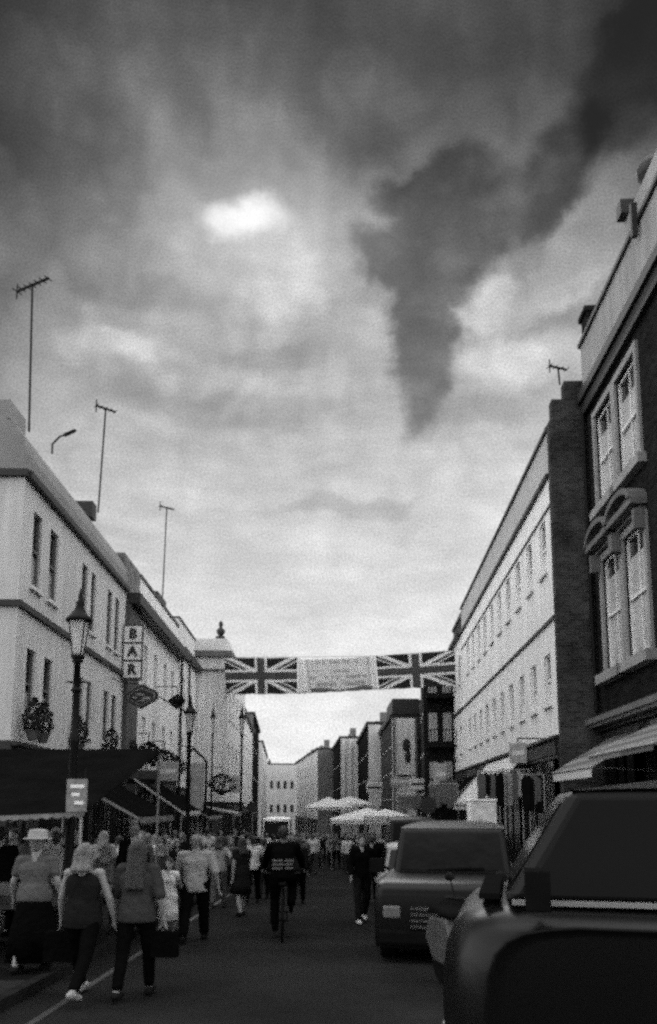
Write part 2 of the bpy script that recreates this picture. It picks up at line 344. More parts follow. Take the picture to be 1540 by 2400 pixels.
def spread(L,n,w,m0=1.0,m1=1.0):
    st=(L-m0-m1-w)/(n-1) if n>1 else 0
    return [(round(m0+i*st,3),round(m0+i*st+w,3)) for i in range(n)]
# --- RIGHT: the long white terrace (far end first so that the building lies on the left hand of A->B)
def RW(y): return (5.2+.0477*y,y)
ax,bx=RW(42.6),RW(21.4)
L=(Vector(ax)-Vector(bx)).length
def tx(y,Y0=42.6): return (Y0-y)*math.sqrt(1+.0477**2)
wy=[22.5+1.93*k for k in range(10)]
xw=[(tx(y+.45),tx(y-.35)) for y in wy]
t,L,z0=building('terrace_house','long white rendered terrace with two rows of small sash windows and a dark brick flank',ax,bx,9,10.95,white_stucco,
  rows=[dict(x=xw,z0=8.35,z1=9.9,blind=blind,frac=.55),dict(x=xw,z0=4.55,z1=6.0,blind=blind,frac=.52)],zg=3.62,rec=.09,
  bands=[(6.80,6.90,.06,dark_trim,'string_course'),(10.02,10.08,.05,stone_dim,'moulding'),(10.88,10.98,.12,dark_trim,'cornice')])
MB().box(0,L,.02,.38,10.953,12.28).build('parapet',grey_stucco.copy() if False else mat('parapet_render',.42,.85,.1,.6,.2,30,kind='stucco'),t)
MB().box(-.02,L+.02,-.06,.46,12.28,12.38).build('coping',dark_trim,t)
MB().box(L+.003,L+.32,-.03,9,z0,12.40).box(L+.003,L+.34,.06,6,12.40,13.02).box(L+.003,L+.36,.42,2.6,13.02,13.55).build('flank_wall',brick,t)
MB().box(L-3,L-.1,.6,1.4,11,12.9).build('chimney',brick,t)
shopfront(t,L,z0,3.62,4,seed=3)
# end house of that terrace with a dark balustrade
ax,bx=RW(47.2),RW(42.65)
t,L,z0=building('end_house','white end house of the long terrace under a dark balustraded parapet',ax,bx,9,10.95,white_stucco,
  rows=[dict(x=spread(L:=4.55,2,.8,.7,.7),z0=8.35,z1=9.9,blind=blind,frac=.7),dict(x=spread(4.55,2,.8,.7,.7),z0=4.55,z1=6.0,blind=blind,frac=.7)],zg=3.62,bands=[(6.78,6.92,.10,dark_trim,'string_course'),(10.86,11.02,.28,dark_trim,'cornice')])
p=MB(); p.box(0,L,.0,.30,10.953,11.25).box(0,L,.0,.30,12.0,12.2)
for i in range(18): p.box(.05+i*.25,.17+i*.25,.08,.22,11.25,12.0)
p.build('balustrade',dark_trim,t); shopfront(t,L,z0,3.62,1,seed=4)
# --- RIGHT near: tall brick house with pedimented windows
def RN(y): return (6.2+.0477*y,y)
ax,bx=RN(21.05),RN(10.5); Y0=21.05
tn,L,z0=building('brick_house','tall dark brick house with pale pedimented windows, bracketed cornice and an attic with finials',ax,bx,10,13.05,black_brick,
  rows=[dict(x=[(tx(b,Y0),tx(a,Y0)) for a,b in ((16.95,18.4),(18.7,20.15),(11.5,12.9),(13.3,14.7))],z0=9.45,z1=11.95,blind=blind_rn,frac=.80,sill=False),
        dict(x=[(tx(b,Y0),tx(a,Y0)) for a,b in ((16.95,18.4),(18.7,20.15),(11.5,12.9),(13.3,14.7))],z0=5.05,z1=8.0,blind=blind_rn,frac=.84,sill=False)],zg=3.9,rec=.07)
for a,b in ((16.95,18.4),(18.7,20.15),(11.5,12.9),(13.3,14.7)):
    x0,x1=tx(b,Y0),tx(a,Y0)
    s_=MB()
    for (za,zb) in ((9.45,12.0),(5.05,8.0)):
        s_.box(x0-.16,x0-.002,-.07,.06,za,zb).box(x1+.002,x1+.16,-.07,.06,za,zb).box(x0-.16,x1+.16,-.07,.06,zb+.002,zb+.18)
    s_.box(x0+.003,x0+.03,.061,.15,9.46,11.94).box(x1-.03,x1-.003,.061,.15,9.46,11.94).box(x0+.003,x0+.03,.061,.15,5.06,7.99).box(x1-.03,x1-.003,.061,.15,5.06,7.99); s_.box(x0-.3,x1+.3,-.2,.06,9.22,9.44); s_.box(x0-.3,x1+.3,-.26,.06,4.8,5.04)
    s_.build('window_surround',surr,tn)
    q=MB(); xm=(x0+x1)/2; W=(x1-x0)/2+.20    # curved pediment on consoles
    for r_,out in ((W,.42),(W-.16,.34)):
        poly=[(xm+r_*math.cos(PI*k/10),8.45+.42*(r_/W)*math.sin(PI*k/10)) for k in range(11)]
        if r_==W: q.prism(poly+[(xm-r_+.14,8.45)]+[(xm-(r_-.14)*math.cos(PI*k/10),8.45+.28*math.sin(PI*k/10)) for k in range(1,10)]+[(xm+r_-.14,8.45)],-out,-.003,'y')
    q.box(xm-W,xm+W,-.38,-.003,8.30,8.449); q.box(xm-W+.1,xm+W-.1,-.16,-.003,8.20,8.298)
    for xx in (x0-.16,x1+.02): q.box(xx,xx+.15,-.3,-.075,7.75,8.198)
    q.ell((xm,-.1,8.68),.3,.12,.16)
    q.build('pediment',stone_dim,tn)
c=MB(); c.box(0,L,-.14,-.003,12.45,12.8).box(0,L,-.24,-.003,12.8,13.05)
c.build('cornice',dark_trim,tn)
fz=mat('frieze_paint',.30,.85,.12,.8,.2,30,kind='stucco')
MB().box(0,L,-.06,.45,13.053,14.55).build('parapet',fz,tn); MB().box(-.03,L,-.14,.5,14.55,14.66).build('coping',dark_trim,tn)
xa=tx(16.85,Y0)
MB().box(xa,L,-.12,.6,14.663,15.15).build('attic_wall',fz,tn); MB().box(xa+.0,xa+.32,-.3,.3,15.153,15.5).build('chimney_cap',dark_trim,tn); MB().box(xa+.7,xa+.82,-.25,-.123,14.2,15.0).build('bracket',dark_trim,tn)
for xx in (xa+.95,xa+3.2):
    f_=MB(); f_.lathe([(.26,0),(.26,.12),(.1,.2),(.12,.3),(.3,.45),(.34,.62),(.22,.82),(.06,.9)],(xx,.2,15.05),12); f_.build('finial',dark_trim,tn,True)
MB().box(-.35,.2,.1,1.0,14.67,15.55).box(-.42,.27,.03,1.07,15.55,15.7).build('chimney',black_brick,tn)
MB().box(-.52,-.36,.15,.5,13.2,14.9).build('chimney_breast',grey_stucco,tn)
MB().tube([(.12,-.12,4.2),(.12,-.12,12.5)],.06).build('drainpipe',black_iron,tn)
# first floor shop cornice, bay and dark shopfronts
MB().box(0,L,-.35,.1,3.72,3.898).box(0,L,-.42,-.35,3.80,3.94).build('shop_cornice',stone_dim,tn)
shopfront(tn,L,z0,3.715,3,seed=8)
# --- LEFT building 1 with its corner front
def LF(y): return (-6.5-.0214*y,y)
ax,bx=LF(17.2),LF(27.1); Yl=17.2
def tl(y): return (y-Yl)
wl=[(17.9,18.5),(19.1,19.75),(21.9,22.45),(22.85,23.35),(24.75,25.3),(25.75,26.3)]
lb=mat('aged_white_stucco',.60,.88,.09,.5,.08,40,kind='stucco')
tB,L,z0=building('corner_house','cream rendered corner house with deep narrow windows and a rounded grey roof',ax,bx,9,9.2,lb,
  rows=[dict(x=[(tl(a),tl(b)) for a,b in wl],z0=6.75,z1=8.55,blind=blind_dim,frac=.45,frm=slit_frame),dict(x=[(tl(a),tl(b)) for a,b in wl],z0=3.7,z1=5.3,blind=blind_dim,frac=.4,frm=slit_frame)],zg=3.12,rec=.08,
  bands=[(6.08,6.22,.10,dark_trim,'string_course'),(9.08,9.24,.16,dark_trim,'cornice')])
MB().box(-.12,-.003,-.1,9,9.08,9.24).build('cornice',dark_trim,tB); MB().box(-.10,-.003,-.1,9,6.08,6.22).build('string_course',dark_trim,tB)
par=mat('lead_grey_render',.24,.85,.15,.8,.3,30)
q=MB(); prof=[(0,9.243),(0,9.7),(.10,10.1),(.35,10.45),(.8,10.62),(4.5,10.62),(4.5,9.243)]; q.prism(prof,.05,L-.003,'x'); q.build('roof',par,tB)
MB().box(.2,1.2,.5,1.5,10.6,11.05).build('chimney',par,tB)
MB().box(6.3,6.75,.25,.9,10.5,11.0).build('chimney',dark_trim,tB)
shopfront(tB,L,z0,3.115,3,seed=11)
for x0 in (.08,):
    w2=MB()
# window boxes' shrubs stand on the ledge
# --- LEFT building 2 (bar)
ax,bx=LF(27.2),LF(38.6)
b2,L,z0=building('bar_building','white bar building with a grey pier carrying the BAR sign and a heavy black gutter',ax,bx,9,9.0,white_stucco,
  rows=[dict(x=[(3.2,3.9),(5.2,5.9),(7.4,8.1),(9.3,10.0)],z0=6.4,z1=7.9,blind=blind,frac=.85),dict(x=[(3.2,3.9),(5.2,5.9),(7.4,8.1),(9.3,10.0)],z0=3.4,z1=5.1,blind=blind,frac=.85)],zg=2.9,
  bands=[(8.72,9.1,.5,dark_trim,'gutter')])
MB().box(0.0,1.7,-.16,-.003,2.9,8.7).build('pier',mat('pier_render',.10,.85,.3,2),b2)
MB().box(0,2.6,.1,.6,9.003,10.55).build('parapet',slate,b2); MB().box(2.61,L,.1,.5,9.003,10.4).build('parapet',white_stucco,b2); MB().box(2.61,L,.04,.56,10.4,10.52).build('coping',dark_trim,b2)
MB().box(6.6,8.6,.2,1.2,10.52,10.95).build('chimney',dark_trim,b2)
shopfront(b2,L,z0,2.895,3,seed=13)
ax,bx=LF(38.7),LF(44.3)
b3,L,z0=building('narrow_house','narrow white house with drainpipes and a tall parapet, before the projecting white block',ax,bx,9,9.4,white_stucco,
  rows=[dict(x=[(1.0,1.7),(3.4,4.1)],z0=6.6,z1=8.1,blind=blind,frac=.85),dict(x=[(1.0,1.7),(3.4,4.1)],z0=3.4,z1=5.1,blind=blind,frac=.85)],zg=2.6,bands=[(9.1,9.45,.3,dark_trim,'cornice')])
MB().box(0,L,.1,.5,9.45,10.9).build('parapet',cream_stucco,b3); MB().box(0,L,.04,.56,10.9,11.0).build('coping',dark_trim,b3)
MB().tube([(.1,-.1,-1),(.1,-.1,9)],.06).tube([(2.6,-.1,2),(2.6,-.1,9)],.05).build('drainpipe',black_iron,b3)
shopfront(b3,L,z0,2.595,2,seed=14)
# --- LEFT projecting block (bright flank facing the camera)
p0=PT(528,1885,44.5); 
b4,L,z0=building('pub_building','tall white block projecting into the street, with an attic and an urn on its roof',(p0.x,44.5),(p0.x-.25,56.5),9,10.0,white_stucco,
  rows=[dict(x=spread(12,5,.9,1,1),z0=6.6,z1=8.4,blind=blind,frac=.6),dict(x=spread(12,5,.9,1,1),z0=3.2,z1=5.2,blind=blind,frac=.6)],zg=1.9,bands=[])
MB().box(-.25,L,-.25,2.2,10.003,10.35).build('cornice',stone_dim,b4); MB().box(-.12,-.003,0,2.2,9.2,9.32).build('moulding',stone_dim,b4)
MB().box(.1,L,.05,2.2,10.353,11.1).build('attic_wall',stone,b4)
q=MB(); q.box(.35,.85,.25,.75,11.1,11.3); q.lathe([(.10,0),(.13,.08),(.24,.22),(.26,.38),(.14,.5),(.08,.6),(.13,.7),(.12,.85),(.02,.95)],(.6,.5,11.3),10); q.box(.3,.6,.42,.56,11.45,11.62); q.build('urn',dark_trim,b4)
shopfront(b4,L,z0,1.895,3,seed=15)
MB().box(-.01,-.003,.3,2.0,-1,1.2).build('poster_panel',shop_mid,b4)
# --- left farther houses
def faces(name,label,u0,u1,Y,vt,m,Yend,u_end,mf=None,D=8,band=True,wins=3,fl=2,group=None,flankwin=0,roofm=None,side='R'):
    """terrace block: street front runs from the near corner to the far corner"""
    near=PT(u0 if side=='R' else u1,1885,Y); far=PT(u_end,1885,Yend); zt=PT(u0,vt,Y).z
    mf=mf or m; A,B=((far.x,Yend),(near.x,Y)) if side=='R' else ((near.x,Y),(far.x,Yend))
    L=math.hypot(A[0]-B[0],A[1]-B[1]); h0=G(Y)+3.6; rows=[]
    H=(zt-.9-h0)/fl; 
    for k in range(fl): rows.append(dict(x=spread(L,wins,.9,.9,.9),z0=h0+k*H+.5,z1=h0+k*H+min(H-.5,2.2),blind=blind_dim if k%2 else None,frac=.5))
    t,L,z0=building(name,label,A,B,D,zt-.3,mf,rows=rows,zg=h0,group=group)
    if band: MB().box(0,L,-.22,D,zt-.297,zt).build('cornice',roofm or dark_trim,t)
    wdt=abs(PT(u1,1885,Y).x-PT(u0,1885,Y).x)
    if side=='R': q=MB().box(L+.003,L+.15,-.05,wdt,z0,zt-.30)
    else: q=MB().box(-.15,-.003,-.05,wdt,z0,zt-.30)
    q.build('flank_wall',m,t)
    xx=L+.153 if side=='R' else -.153
    for i in range(flankwin):
        for k in range(fl):
            f=MB().box(min(xx,xx+.03),max(xx,xx+.03),wdt*(i+.5)/flankwin-.28,wdt*(i+.5)/flankwin+.28,h0+k*H+.6,h0+k*H+min(H-.5,2.1)); f.build('flank_window',glass_dark,t)
    rr=random.Random(int(Y)*3)
    for i in range(max(1,int(L/6))):
        xc=L*(i+.6)/max(1,int(L/6)); ch=MB().box(xc-.5,xc+.5,1.2,1.9,zt-.3,zt+rr.uniform(.6,1.3)); c_=ch.build('chimney',brick_mid,t)
        MB().lathe([(.14,0),(.11,.45),(.13,.5)],(xc-.2,1.55,zt+.5),8).build('chimney_pot',stone_dim,c_); MB().lathe([(.14,0),(.11,.45),(.13,.5)],(xc+.2,1.55,zt+.5),8).build('chimney_pot',stone_dim,c_)
    shopfront(t,L,z0,h0-.005,max(1,int(L/5)),seed=int(Y))
    return t,L,zt,wdt
HG='houses further down the market street'
t,L,zt,wd=faces('tenement','dark brick tenement with three black balconies behind the flag',998,1078,47.6,1560,black_brick,55,990,brick,wins=3,fl=3,group=HG,D=10)
for k in range(3):
    bal=MB(); zb=G(47)+3.6+2.9*k+.2
    bal.box(L+.16,L+1.0,.1,wd-.05,zb,zb+.14)
    for i in range(9): bal.box(L+.95,L+.99,.1+i*(wd-.3)/8,.14+i*(wd-.3)/8,zb+.14,zb+1.0)
    bal.box(L+.94,L+1.0,.1,wd-.05,zb+1.0,zb+1.06); bal.build('balcony',black_iron,t)
for k in range(3):
    for i in range(2): MB().box(L+.153,L+.17,.25+i*.85,.75+i*.85,G(47)+4.2+2.9*k,G(47)+5.9+2.9*k).build('flank_window',blind_dim,t)
t,L,zt,wd=faces('shop_house','white-flanked house with a dark mansard and one dark ornament on its flank',922,979,56,1674,white_stucco,70,893,brick,wins=4,fl=3,group=HG,D=9)
MB().box(L-6,L+.1,.0,wd+.2,zt+.003,zt+1.1).build('mansard',dark_trim,t)
MB().ell((L+.2,wd*.55,zt-2.2),.06,.28,.5).ell((L+.2,wd*.6,zt-3.0),.06,.2,.45).build('ornament',dark_trim,t); MB().box(L+.152,L+.19,wd*.2,wd*.75,zt-4.6,zt-4.25).build('nameboard',dark_trim,t)
MB().box(L+.153,L+.35,-.0,.12,G(56),zt-.31).box(L+.153,L+.35,wd-.15,wd,G(56),zt-.31).build('pilaster',stone_dim,t)
b_,_,_,_=faces('recessed_house','set-back dark house with pale pilasters between the white-fronted house and the tenement',980,1000,58,1640,brick_mid,59.5,978,brick,wins=1,fl=3,group=HG,D=9)
faces('gabled_house','pale rendered house with a dark brick street front, second from the white-fronted one',866,894,70,1691,cream_stucco,92,840,black_brick,wins=6,fl=3,group=HG,D=9)
t,L,zt,wd=faces('pilastered_house','pale house with tall vertical white pilasters on its flank under a dark roofline',800,841,92,1725,cream_stucco,112,781,black_brick,wins=5,fl=3,group=HG,D=9)
q=MB()
for i in range(3): q.box(L+.153,L+.4,.15+i*.75,.4+i*.75,G(92)+3,zt-.31)
q.build('pilaster',white_stucco,t)
faces('grey_flanked_house','pale many-windowed house with a plain grey flank, where the street bends away',745,781,112,1752,brick_mid,152,693,cream_stucco,wins=9,fl=3,group=HG,D=10)
# far left and the closing row
t,L,zt,wd=faces('far_terrace','pale far terrace closing the view down the street',612,692,158,1789,cream_stucco,170,612,cream_stucco,wins=3,fl=2,group=HG,D=8,flankwin=5)
faces('white_row_house','white house with small windows just past the projecting white block',548,562,57,1650,cream_stucco,78,590,white_stucco,wins=6,fl=3,group=HG,D=8,side='L')
faces('dark_row_house','dark-fronted tall house behind the thin left lamp posts',560,590,79,1668,brick_mid,100,605,black_brick,wins=5,fl=3,group=HG,D=8,side='L')
faces('distant_house','small pale distant house adjoining the far terrace',590,612,110,1735,cream_stucco,150,625,cream_stucco,wins=5,fl=2,group=HG,D=8,side='L')
# ------------------------------------------------------------------ ledge shrubs on the corner house
def shrub_mesh(seed,h=.8,r=.24,n=260,s=.05):
    rr=random.Random(seed); mb=MB()
    for i in range(n):
        z=rr.random(); rad=r*math.sin(PI*min(1,.15+z*.85))**.6*(.5+.5*rr.random()); a=rr.random()*2*PI
        c=Vector((rad*math.cos(a),rad*math.sin(a),.08+z*h)); u=Vector((rr.gauss(0,1),rr.gauss(0,1),rr.gauss(0,1))).normalized()*s*(.6+rr.random()); w_=u.cross(Vector((rr.gauss(0,1),rr.gauss(0,1),rr.gauss(0,1)))).normalized()*s*.6
        mb.add([c-u,c+w_,c+u,c-w_],[(0,1,2,3)])
    return mb
SH=[('at the near corner of the house',-6.55,17.6,3.15),('below the first pair of windows',-6.62,18.45,3.15),('just before the big lamp post',-6.72,21.5,3.15),('just past the big lamp post',-6.78,24.9,3.15),('at the grey pier',-6.85,27.9,3.0)]
for i,(d,x,y,z) in enumerate(SH):
    s=thing('potted_shrub','dark bushy potted shrub on the shop ledge, '+d,'potted shrub',(x,y,z),0,'shrubs on the ledge over the shops')
    MB().lathe([(.10,0),(.16,.2),(.17,.22)],(0,0,0),10).build('pot',shop_mid,s)
    o=shrub_mesh(i+1,.75).build('foliage',foliage,s); o.location=(0,0,.12)
    tag(MB().tube([(0,0,.1),(0,0,.6)],.02).build('stem',dark_trim,s))
ledge=MB().box(-6.93,-6.5,17.3,27.0,3.09,3.15)
# hanging baskets / dark greenery half way
for i,(d,u,vv,Y,r_) in enumerate([('over the bar door',348,1765,30,.55),('left of the arched frame',385,1785,31.5,.6),('under the second lamp lantern',415,1640,33,.35),('beside the thin post',520,1845,40,.8),('above the narrow house shop',405,1800,38,.7)]):
    p=PT(u,vv,Y); s=thing('hanging_basket','dark trailing plant basket '+d,'hanging basket',(p.x,p.y,p.z-.3),0,'hanging baskets on the left side')
    o=shrub_mesh(20+i,r_*1.1,r_,420,.07).build('foliage',foliage,s); MB().lathe([(.05,0),(r_*.5,.2),(r_*.55,.25)],(0,0,-.1),10).build('basket',dark_trim,s)
    wx=LF(Y)[0]; MB().tube([(0,0,.25),(0,0,r_+.5),(wx-p.x,0,r_+.5)],.02).build('bracket',black_iron,s)
# arched frame by the narrow house
s=thing('arched_frame','black arched iron frame standing between the second and third lamp posts','arch',(0,0,0))
q=MB(); a0=PT(443,1755,33);a1=PT(484,1775,33); g0=G(33)
q.tube([(a0.x,33,g0),(a0.x,33,a0.z-.15),(a0.x+.2,33,a0.z),(a1.x-.15,33,a1.z),(a1.x,33,a1.z-.2),(a1.x,33,g0)],.05); q.build('frame',black_iron,s)
q=MB().box(a0.x+.1,a1.x-.1,32.98,33.02,g0+1.6,a1.z-.25); q.build('panel',GOODS[2],s)
# ------------------------------------------------------------------ rooftop antennas
def yagi(label,base,top,hd,n=6,bl=1.2):
    s=thing('tv_antenna',label,'antenna',base,0,'television antennas on the roofs'); d=Vector(top)-Vector(base)
    MB().tube([(0,0,0),tuple(d)],.028).build('mast',black_iron,s)
    q=MB(); h=Vector((math.cos(R(hd)),math.sin(R(hd)),.0)); pr=Vector((-h.y,h.x,0)); c=d
    q.tube([c-h*bl*.5,c+h*bl*.5],.035)
    for i in range(n):
        o=c+h*bl*(-.5+i/(n-1)); l=.11 if i else .15
        q.tube([o-pr*l,o+pr*l],.014)
        if i==0: q.tube([o+Vector((0,0,-.2)),o+Vector((0,0,.2))],.02)
    q.build('boom',black_iron,s)
    return s
yagi('tallest television aerial, on the rounded near end of the corner house roof',PT(68,1010,18.5),PT(76,668,18.5),-28,7,1.1)
yagi('tall television aerial rising from the middle of the corner house roof',PT(230,1200,23.5),PT(248,958,23.5),40,5,.62)
yagi('thin television aerial on the roof of the bar building',PT(381,1400,34),PT(391,1190,34),40,5,.66)
s=thing('satellite_aerial','short bent aerial on the corner house roof between the two tall masts','antenna',PT(122,1062,19.5))
MB().tube([(0,0,0),(0,0,.25),(.18,0,.45),(.5,.1,.62)],.025).tube([(.32,0,.5),(.52,.1,.66)],.05).build('mast',black_iron,s)
yagi('small faint aerial standing on the brick flank wall of the white terrace',PT(1312,900,22.5),PT(1308,862,22.5),20,4,.6)
# ------------------------------------------------------------------ street lamps
lamp0=thing('street_lamp','large black Victorian lamp post with a pale lantern beside the big market canopy','street lamp',(0,0,0),0,'Victorian lamp posts along the left kerb')
def lamp_parts(t,H=5.2):
    MB().lathe([(.22,0),(.22,.25),(.17,.3),(.16,.9),(.11,1.0),(.09,1.1),(.075,1.3),(.06,H*.55),(.085,H*.56),(.085,H*.575),(.055,H*.59),(.05,H-1.15),(.09,H-1.13),(.05,H-1.05)],(0,0,0),12).tube([(-.15,0,H-1.45),(.15,0,H-1.45)],.016).lathe([(.05,0),(.09,.04),(.05,.09)],(0,0,H-1.62),10).build('post',black_iron,t,True)
    z=H-1.04
    f=MB(); n=4
    for k in range(4):
        a=PI/4+k*PI/2; f.tube([(.085*math.cos(a),.085*math.sin(a),z),(.175*math.cos(a),.175*math.sin(a),z+.55)],.010,6)
    f.lathe([(.105,-.03),(.105,.02)],(0,0,z),8); f.build('lantern_frame',black_iron,t)
    MB().add([(.078*math.cos(PI/4+k*PI/2),.078*math.sin(PI/4+k*PI/2),z+.02) for k in range(4)]+[(.165*math.cos(PI/4+k*PI/2),.165*math.sin(PI/4+k*PI/2),z+.55) for k in range(4)],[(0,1,2,3),(7,6,5,4),(0,1,5,4),(1,2,6,5),(2,3,7,6),(3,0,4,7)]).build('lantern_glass',lamp_glass,t)
    MB().lathe([(.205,0),(.205,.045),(.15,.09),(.08,.19),(.055,.27),(.07,.31),(.03,.35),(.035,.42),(.008,.54)],(0,0,z+.55),12).build('lantern_cap',black_iron,t,True)
lamp_parts(lamp0,5.45)
def put_lamp(o,u,vtop,Y,sc,label=None):
    p=PT(u,vtop,Y); g=G(Y)+.11; H=p.z-g; o.location=(p.x,Y,g); k=H/5.44; o.scale=(sc,sc,k)
    if label: o['label']=label
put_lamp(lamp0,189,1388,12.0,1.0)
put_lamp(copy_tree(lamp0),447,1634,24,1.0,'black lamp post with a pale lantern just beyond the hexagonal sign')
put_lamp(copy_tree(lamp0),500,1648,33,.55,'slim dark lamp post in front of the projecting white block')
put_lamp(copy_tree(lamp0),568,1652,43,1.0,'distant lamp post beside the white van, before the far houses')
# ------------------------------------------------------------------ signs
def text_mesh(body,size,ext=.01):
    c=bpy.data.curves.new('t','FONT'); c.body=body; c.size=size; c.extrude=ext; c.align_x='CENTER'; c.align_y='CENTER'; c.resolution_u=3; c.offset=.02
    o=bpy.data.objects.new('t',c); COL.objects.link(o); dg=bpy.context.evaluated_depsgraph_get(); me=bpy.data.meshes.new_from_object(o.evaluated_get(dg)); bpy.data.objects.remove(o); return me
sign_pale=mat('sign_face',.85,.5,.06,4); sign_black=mat('sign_black',.012,.5,.1,4)
p=PT(311,1528,26.85); s=thing('bar_sign','vertical sign of three square lettered boxes on the grey pier','sign',(p.x,p.y,p.z))
MB().box(-.33,.33,0,.14,-.98,.98).build('board',mat('sign_backing',.07,.6,.2,3),s); bz=.72
for i,ch in enumerate('BAR'):
    z=.62-i*.62; l=MB().box(-.29,.29,-.03,-.003,z-.27,z+.27).build('letter_box',sign_pale,s)
    me=text_mesh(ch,.48); me.materials.append(sign_black); o=link('letter',me,l,(0,-.045,z)); o.rotation_euler=(PI/2,0,0)
MB().tube([(-.3,.07,.8),(-.9,.07,.8)],.03).tube([(-.3,.07,-.8),(-.9,.07,-.8)],.03).build('bracket',black_iron,s)
p=PT(331,1633,25.5); s=thing('hexagonal_sign','black hexagonal hanging sign with a pale rim on a wire bracket','sign',(p.x,p.y,p.z))
hexp=lambda a,b:[(-a,0),(-a*.86,b*.25),(0,b),(a*.86,b*.5),(a,b*.35),(a,-b*.2),(0,-b),(-a*.9,-b*.35)]
MB().prism(hexp(.54,.40),-.05,.05,'y').build('board',sign_black,s)
q=MB(); h1=hexp(.45,.30);h2=hexp(.41,.26)
q.prism(h1,-.06,-.053,'y'); q.build('rim',mat('sign_rim',.22,.5,.2,4),s); MB().prism(h2,-.067,-.061,'y').build('panel',sign_black,s)
q=MB(); 
q.ell((-.02,-.075,.06),.15,.01,.03); q.ell((.18,-.075,-.06),.14,.01,.05); q.ell((-.2,-.075,-.04),.1,.01,.03); q.ell((.02,-.075,-.14),.12,.01,.02); q.build('emblem',mat('emblem_paint',.3,.5,.2,4),s)
MB().tube([(-.75,.0,.5),(0,0,.38),(.5,.5,.05),(1.1,3,-.25)],.018).tube([(-1.2,.4,.75),(-.75,0,.5)],.018).build('bracket',black_iron,s)
# board hung at the corner of the near stall
p=PT(180,1864,9.9); s=thing('price_board','pale square board with worn markings hanging at the near stall corner','board',(p.x,p.y,p.z))
MB().box(-.125,.125,-.012,.012,-.20,.20).build('board',mat('board_paint',.20,.6,.5,9),s)
q=MB()
for i,(a,b) in enumerate(((-.08,.09),(-.06,.04),(-.02,.09))): q.box(a,b,-.018,-.013,.09-i*.1,.13-i*.1)
q.build('marking',sign_pale,s); MB().tube([(-.1,0,.2),(-.1,0,.32)],.006).tube([(.1,0,.2),(.1,0,.32)],.006).build('hanger',black_iron,s)
for i,(u,v_,Y,w_,h_,g_,lab) in enumerate([(985,1838,50,1.3,.7,3,'pale square shop sign on the tenement ground floor'),(1032,1815,44,.7,1.2,2,'tall pale banner sign at the end of the white terrace'),(1052,1850,40,.9,.9,1,'grey box sign over the far shops of the white terrace'),(940,1832,54,1.4,.6,2,'long pale sign under the white-flanked house'),(392,1808,29,.8,.7,2,'pale square sign hanging in front of the dark stalls'),(332,1832,27.5,1.1,.8,4,'dim square sign under the bar building'),(540,1838,47,1.1,1.0,2,'pale sign at the foot of the projecting white block'),(1214,1765,23,.5,.6,2,'small pale globe-like sign on the brick flank wall'),(878,1846,60,1.2,.8,3,'white shop sign far down the street by the gabled house')]):
    p=PT(u,v_,Y); s=thing('hanging_sign',lab,'sign',(p.x,Y,p.z),R(8*(i%3)-8),'small shop signs over the pavements')
    MB().box(-w_/2,w_/2,-.04,.04,-h_/2,h_/2).build('board',GOODS[g_],s,bevel=.02); MB().box(-w_/2+.08,w_/2-.08,-.047,-.041,-h_*.1,h_*.12).build('stripe',GOODS[(g_+1)%5],s)
    MB().tube([(0,0,h_/2),(0,0,h_/2+.12),((1.0 if u>700 else -1.0),0,h_/2+.12)],.02).build('bracket',black_iron,s)
# round road signs
for (u,v_,Y,lab) in ((592,1891,46,'round dark road sign seen from behind beside the white van'),(1003,1887,30,'round dark road sign on the pavement above the parked cars')):
    p=PT(u,v_,Y); s=thing('road_sign',lab,'road sign',(p.x,p.y,G(Y)+.1)); h=p.z-G(Y)-.1
    MB().tube([(0,0,0),(0,0,h+.25)],.035).build('post',metal,s)
    MB().prism([(.31*math.cos(2*PI*k/20),h+.31*math.sin(2*PI*k/20)) for k in range(20)],-.05,-.037,'y').build('disc',sign_black,s)
# ------------------------------------------------------------------ flags and banner strung across the street
fl_blue=mat('flag_blue',.035,.85,.1,5,trans=.3); fl_red=mat('flag_red',.095,.85,.1,5,trans=.3); fl_white=mat('flag_white',.85,.85,.04,5,trans=.5)
def jack(x,y):  # x,y in 0..1 ; flag 2:1
    X=(x-.5)*60; Y=(y-.5)*30
    if abs(X)<3 or abs(Y)<3: return 1
    if abs(X)<5 or abs(Y)<5: return 2
    for sg in (1,-1):
        d=(Y*2*sg-X)/math.sqrt(5)   # distance to diagonal
        if abs(d)<3:
            if sg==1: red = (0<d<2) if X<0 else (-2<d<0)
            else: red=(-2<d<0) if X>0 else (0<d<2)
            if red: return 1
            return 2
    return 0
def cloth(name,c,mats,fn,nx,ny,parent,wave=.05,seed=0):
    P0,P1,P2,P3=c  # bl br tr tl
    mb=MB(); vs=[]
    for j in range(ny+1):
        for i in range(nx+1):
            a=i/nx;b=j/ny; p=(P0*(1-a)+P1*a)*(1-b)+(P3*(1-a)+P2*a)*b
            p=p+Vector((0,wave*math.sin(a*9+seed)+wave*.6*math.sin(a*23+b*5+seed),-.02*math.sin(a*PI)*b-.03*abs(math.sin(a*PI*4+seed))*(1-b)))
            vs.append(p)
    mb.add(vs,[(j*(nx+1)+i,j*(nx+1)+i+1,(j+1)*(nx+1)+i+1,(j+1)*(nx+1)+i) for j in range(ny) for i in range(nx)])
    mb.mi=[fn((i+.5)/nx,(j+.5)/ny) for j in range(ny) for i in range(nx)]
    o=mb.build(name,mats,parent,True); m=o.modifiers.new('thick','SOLIDIFY'); m.thickness=.004; return o
YB=43.5
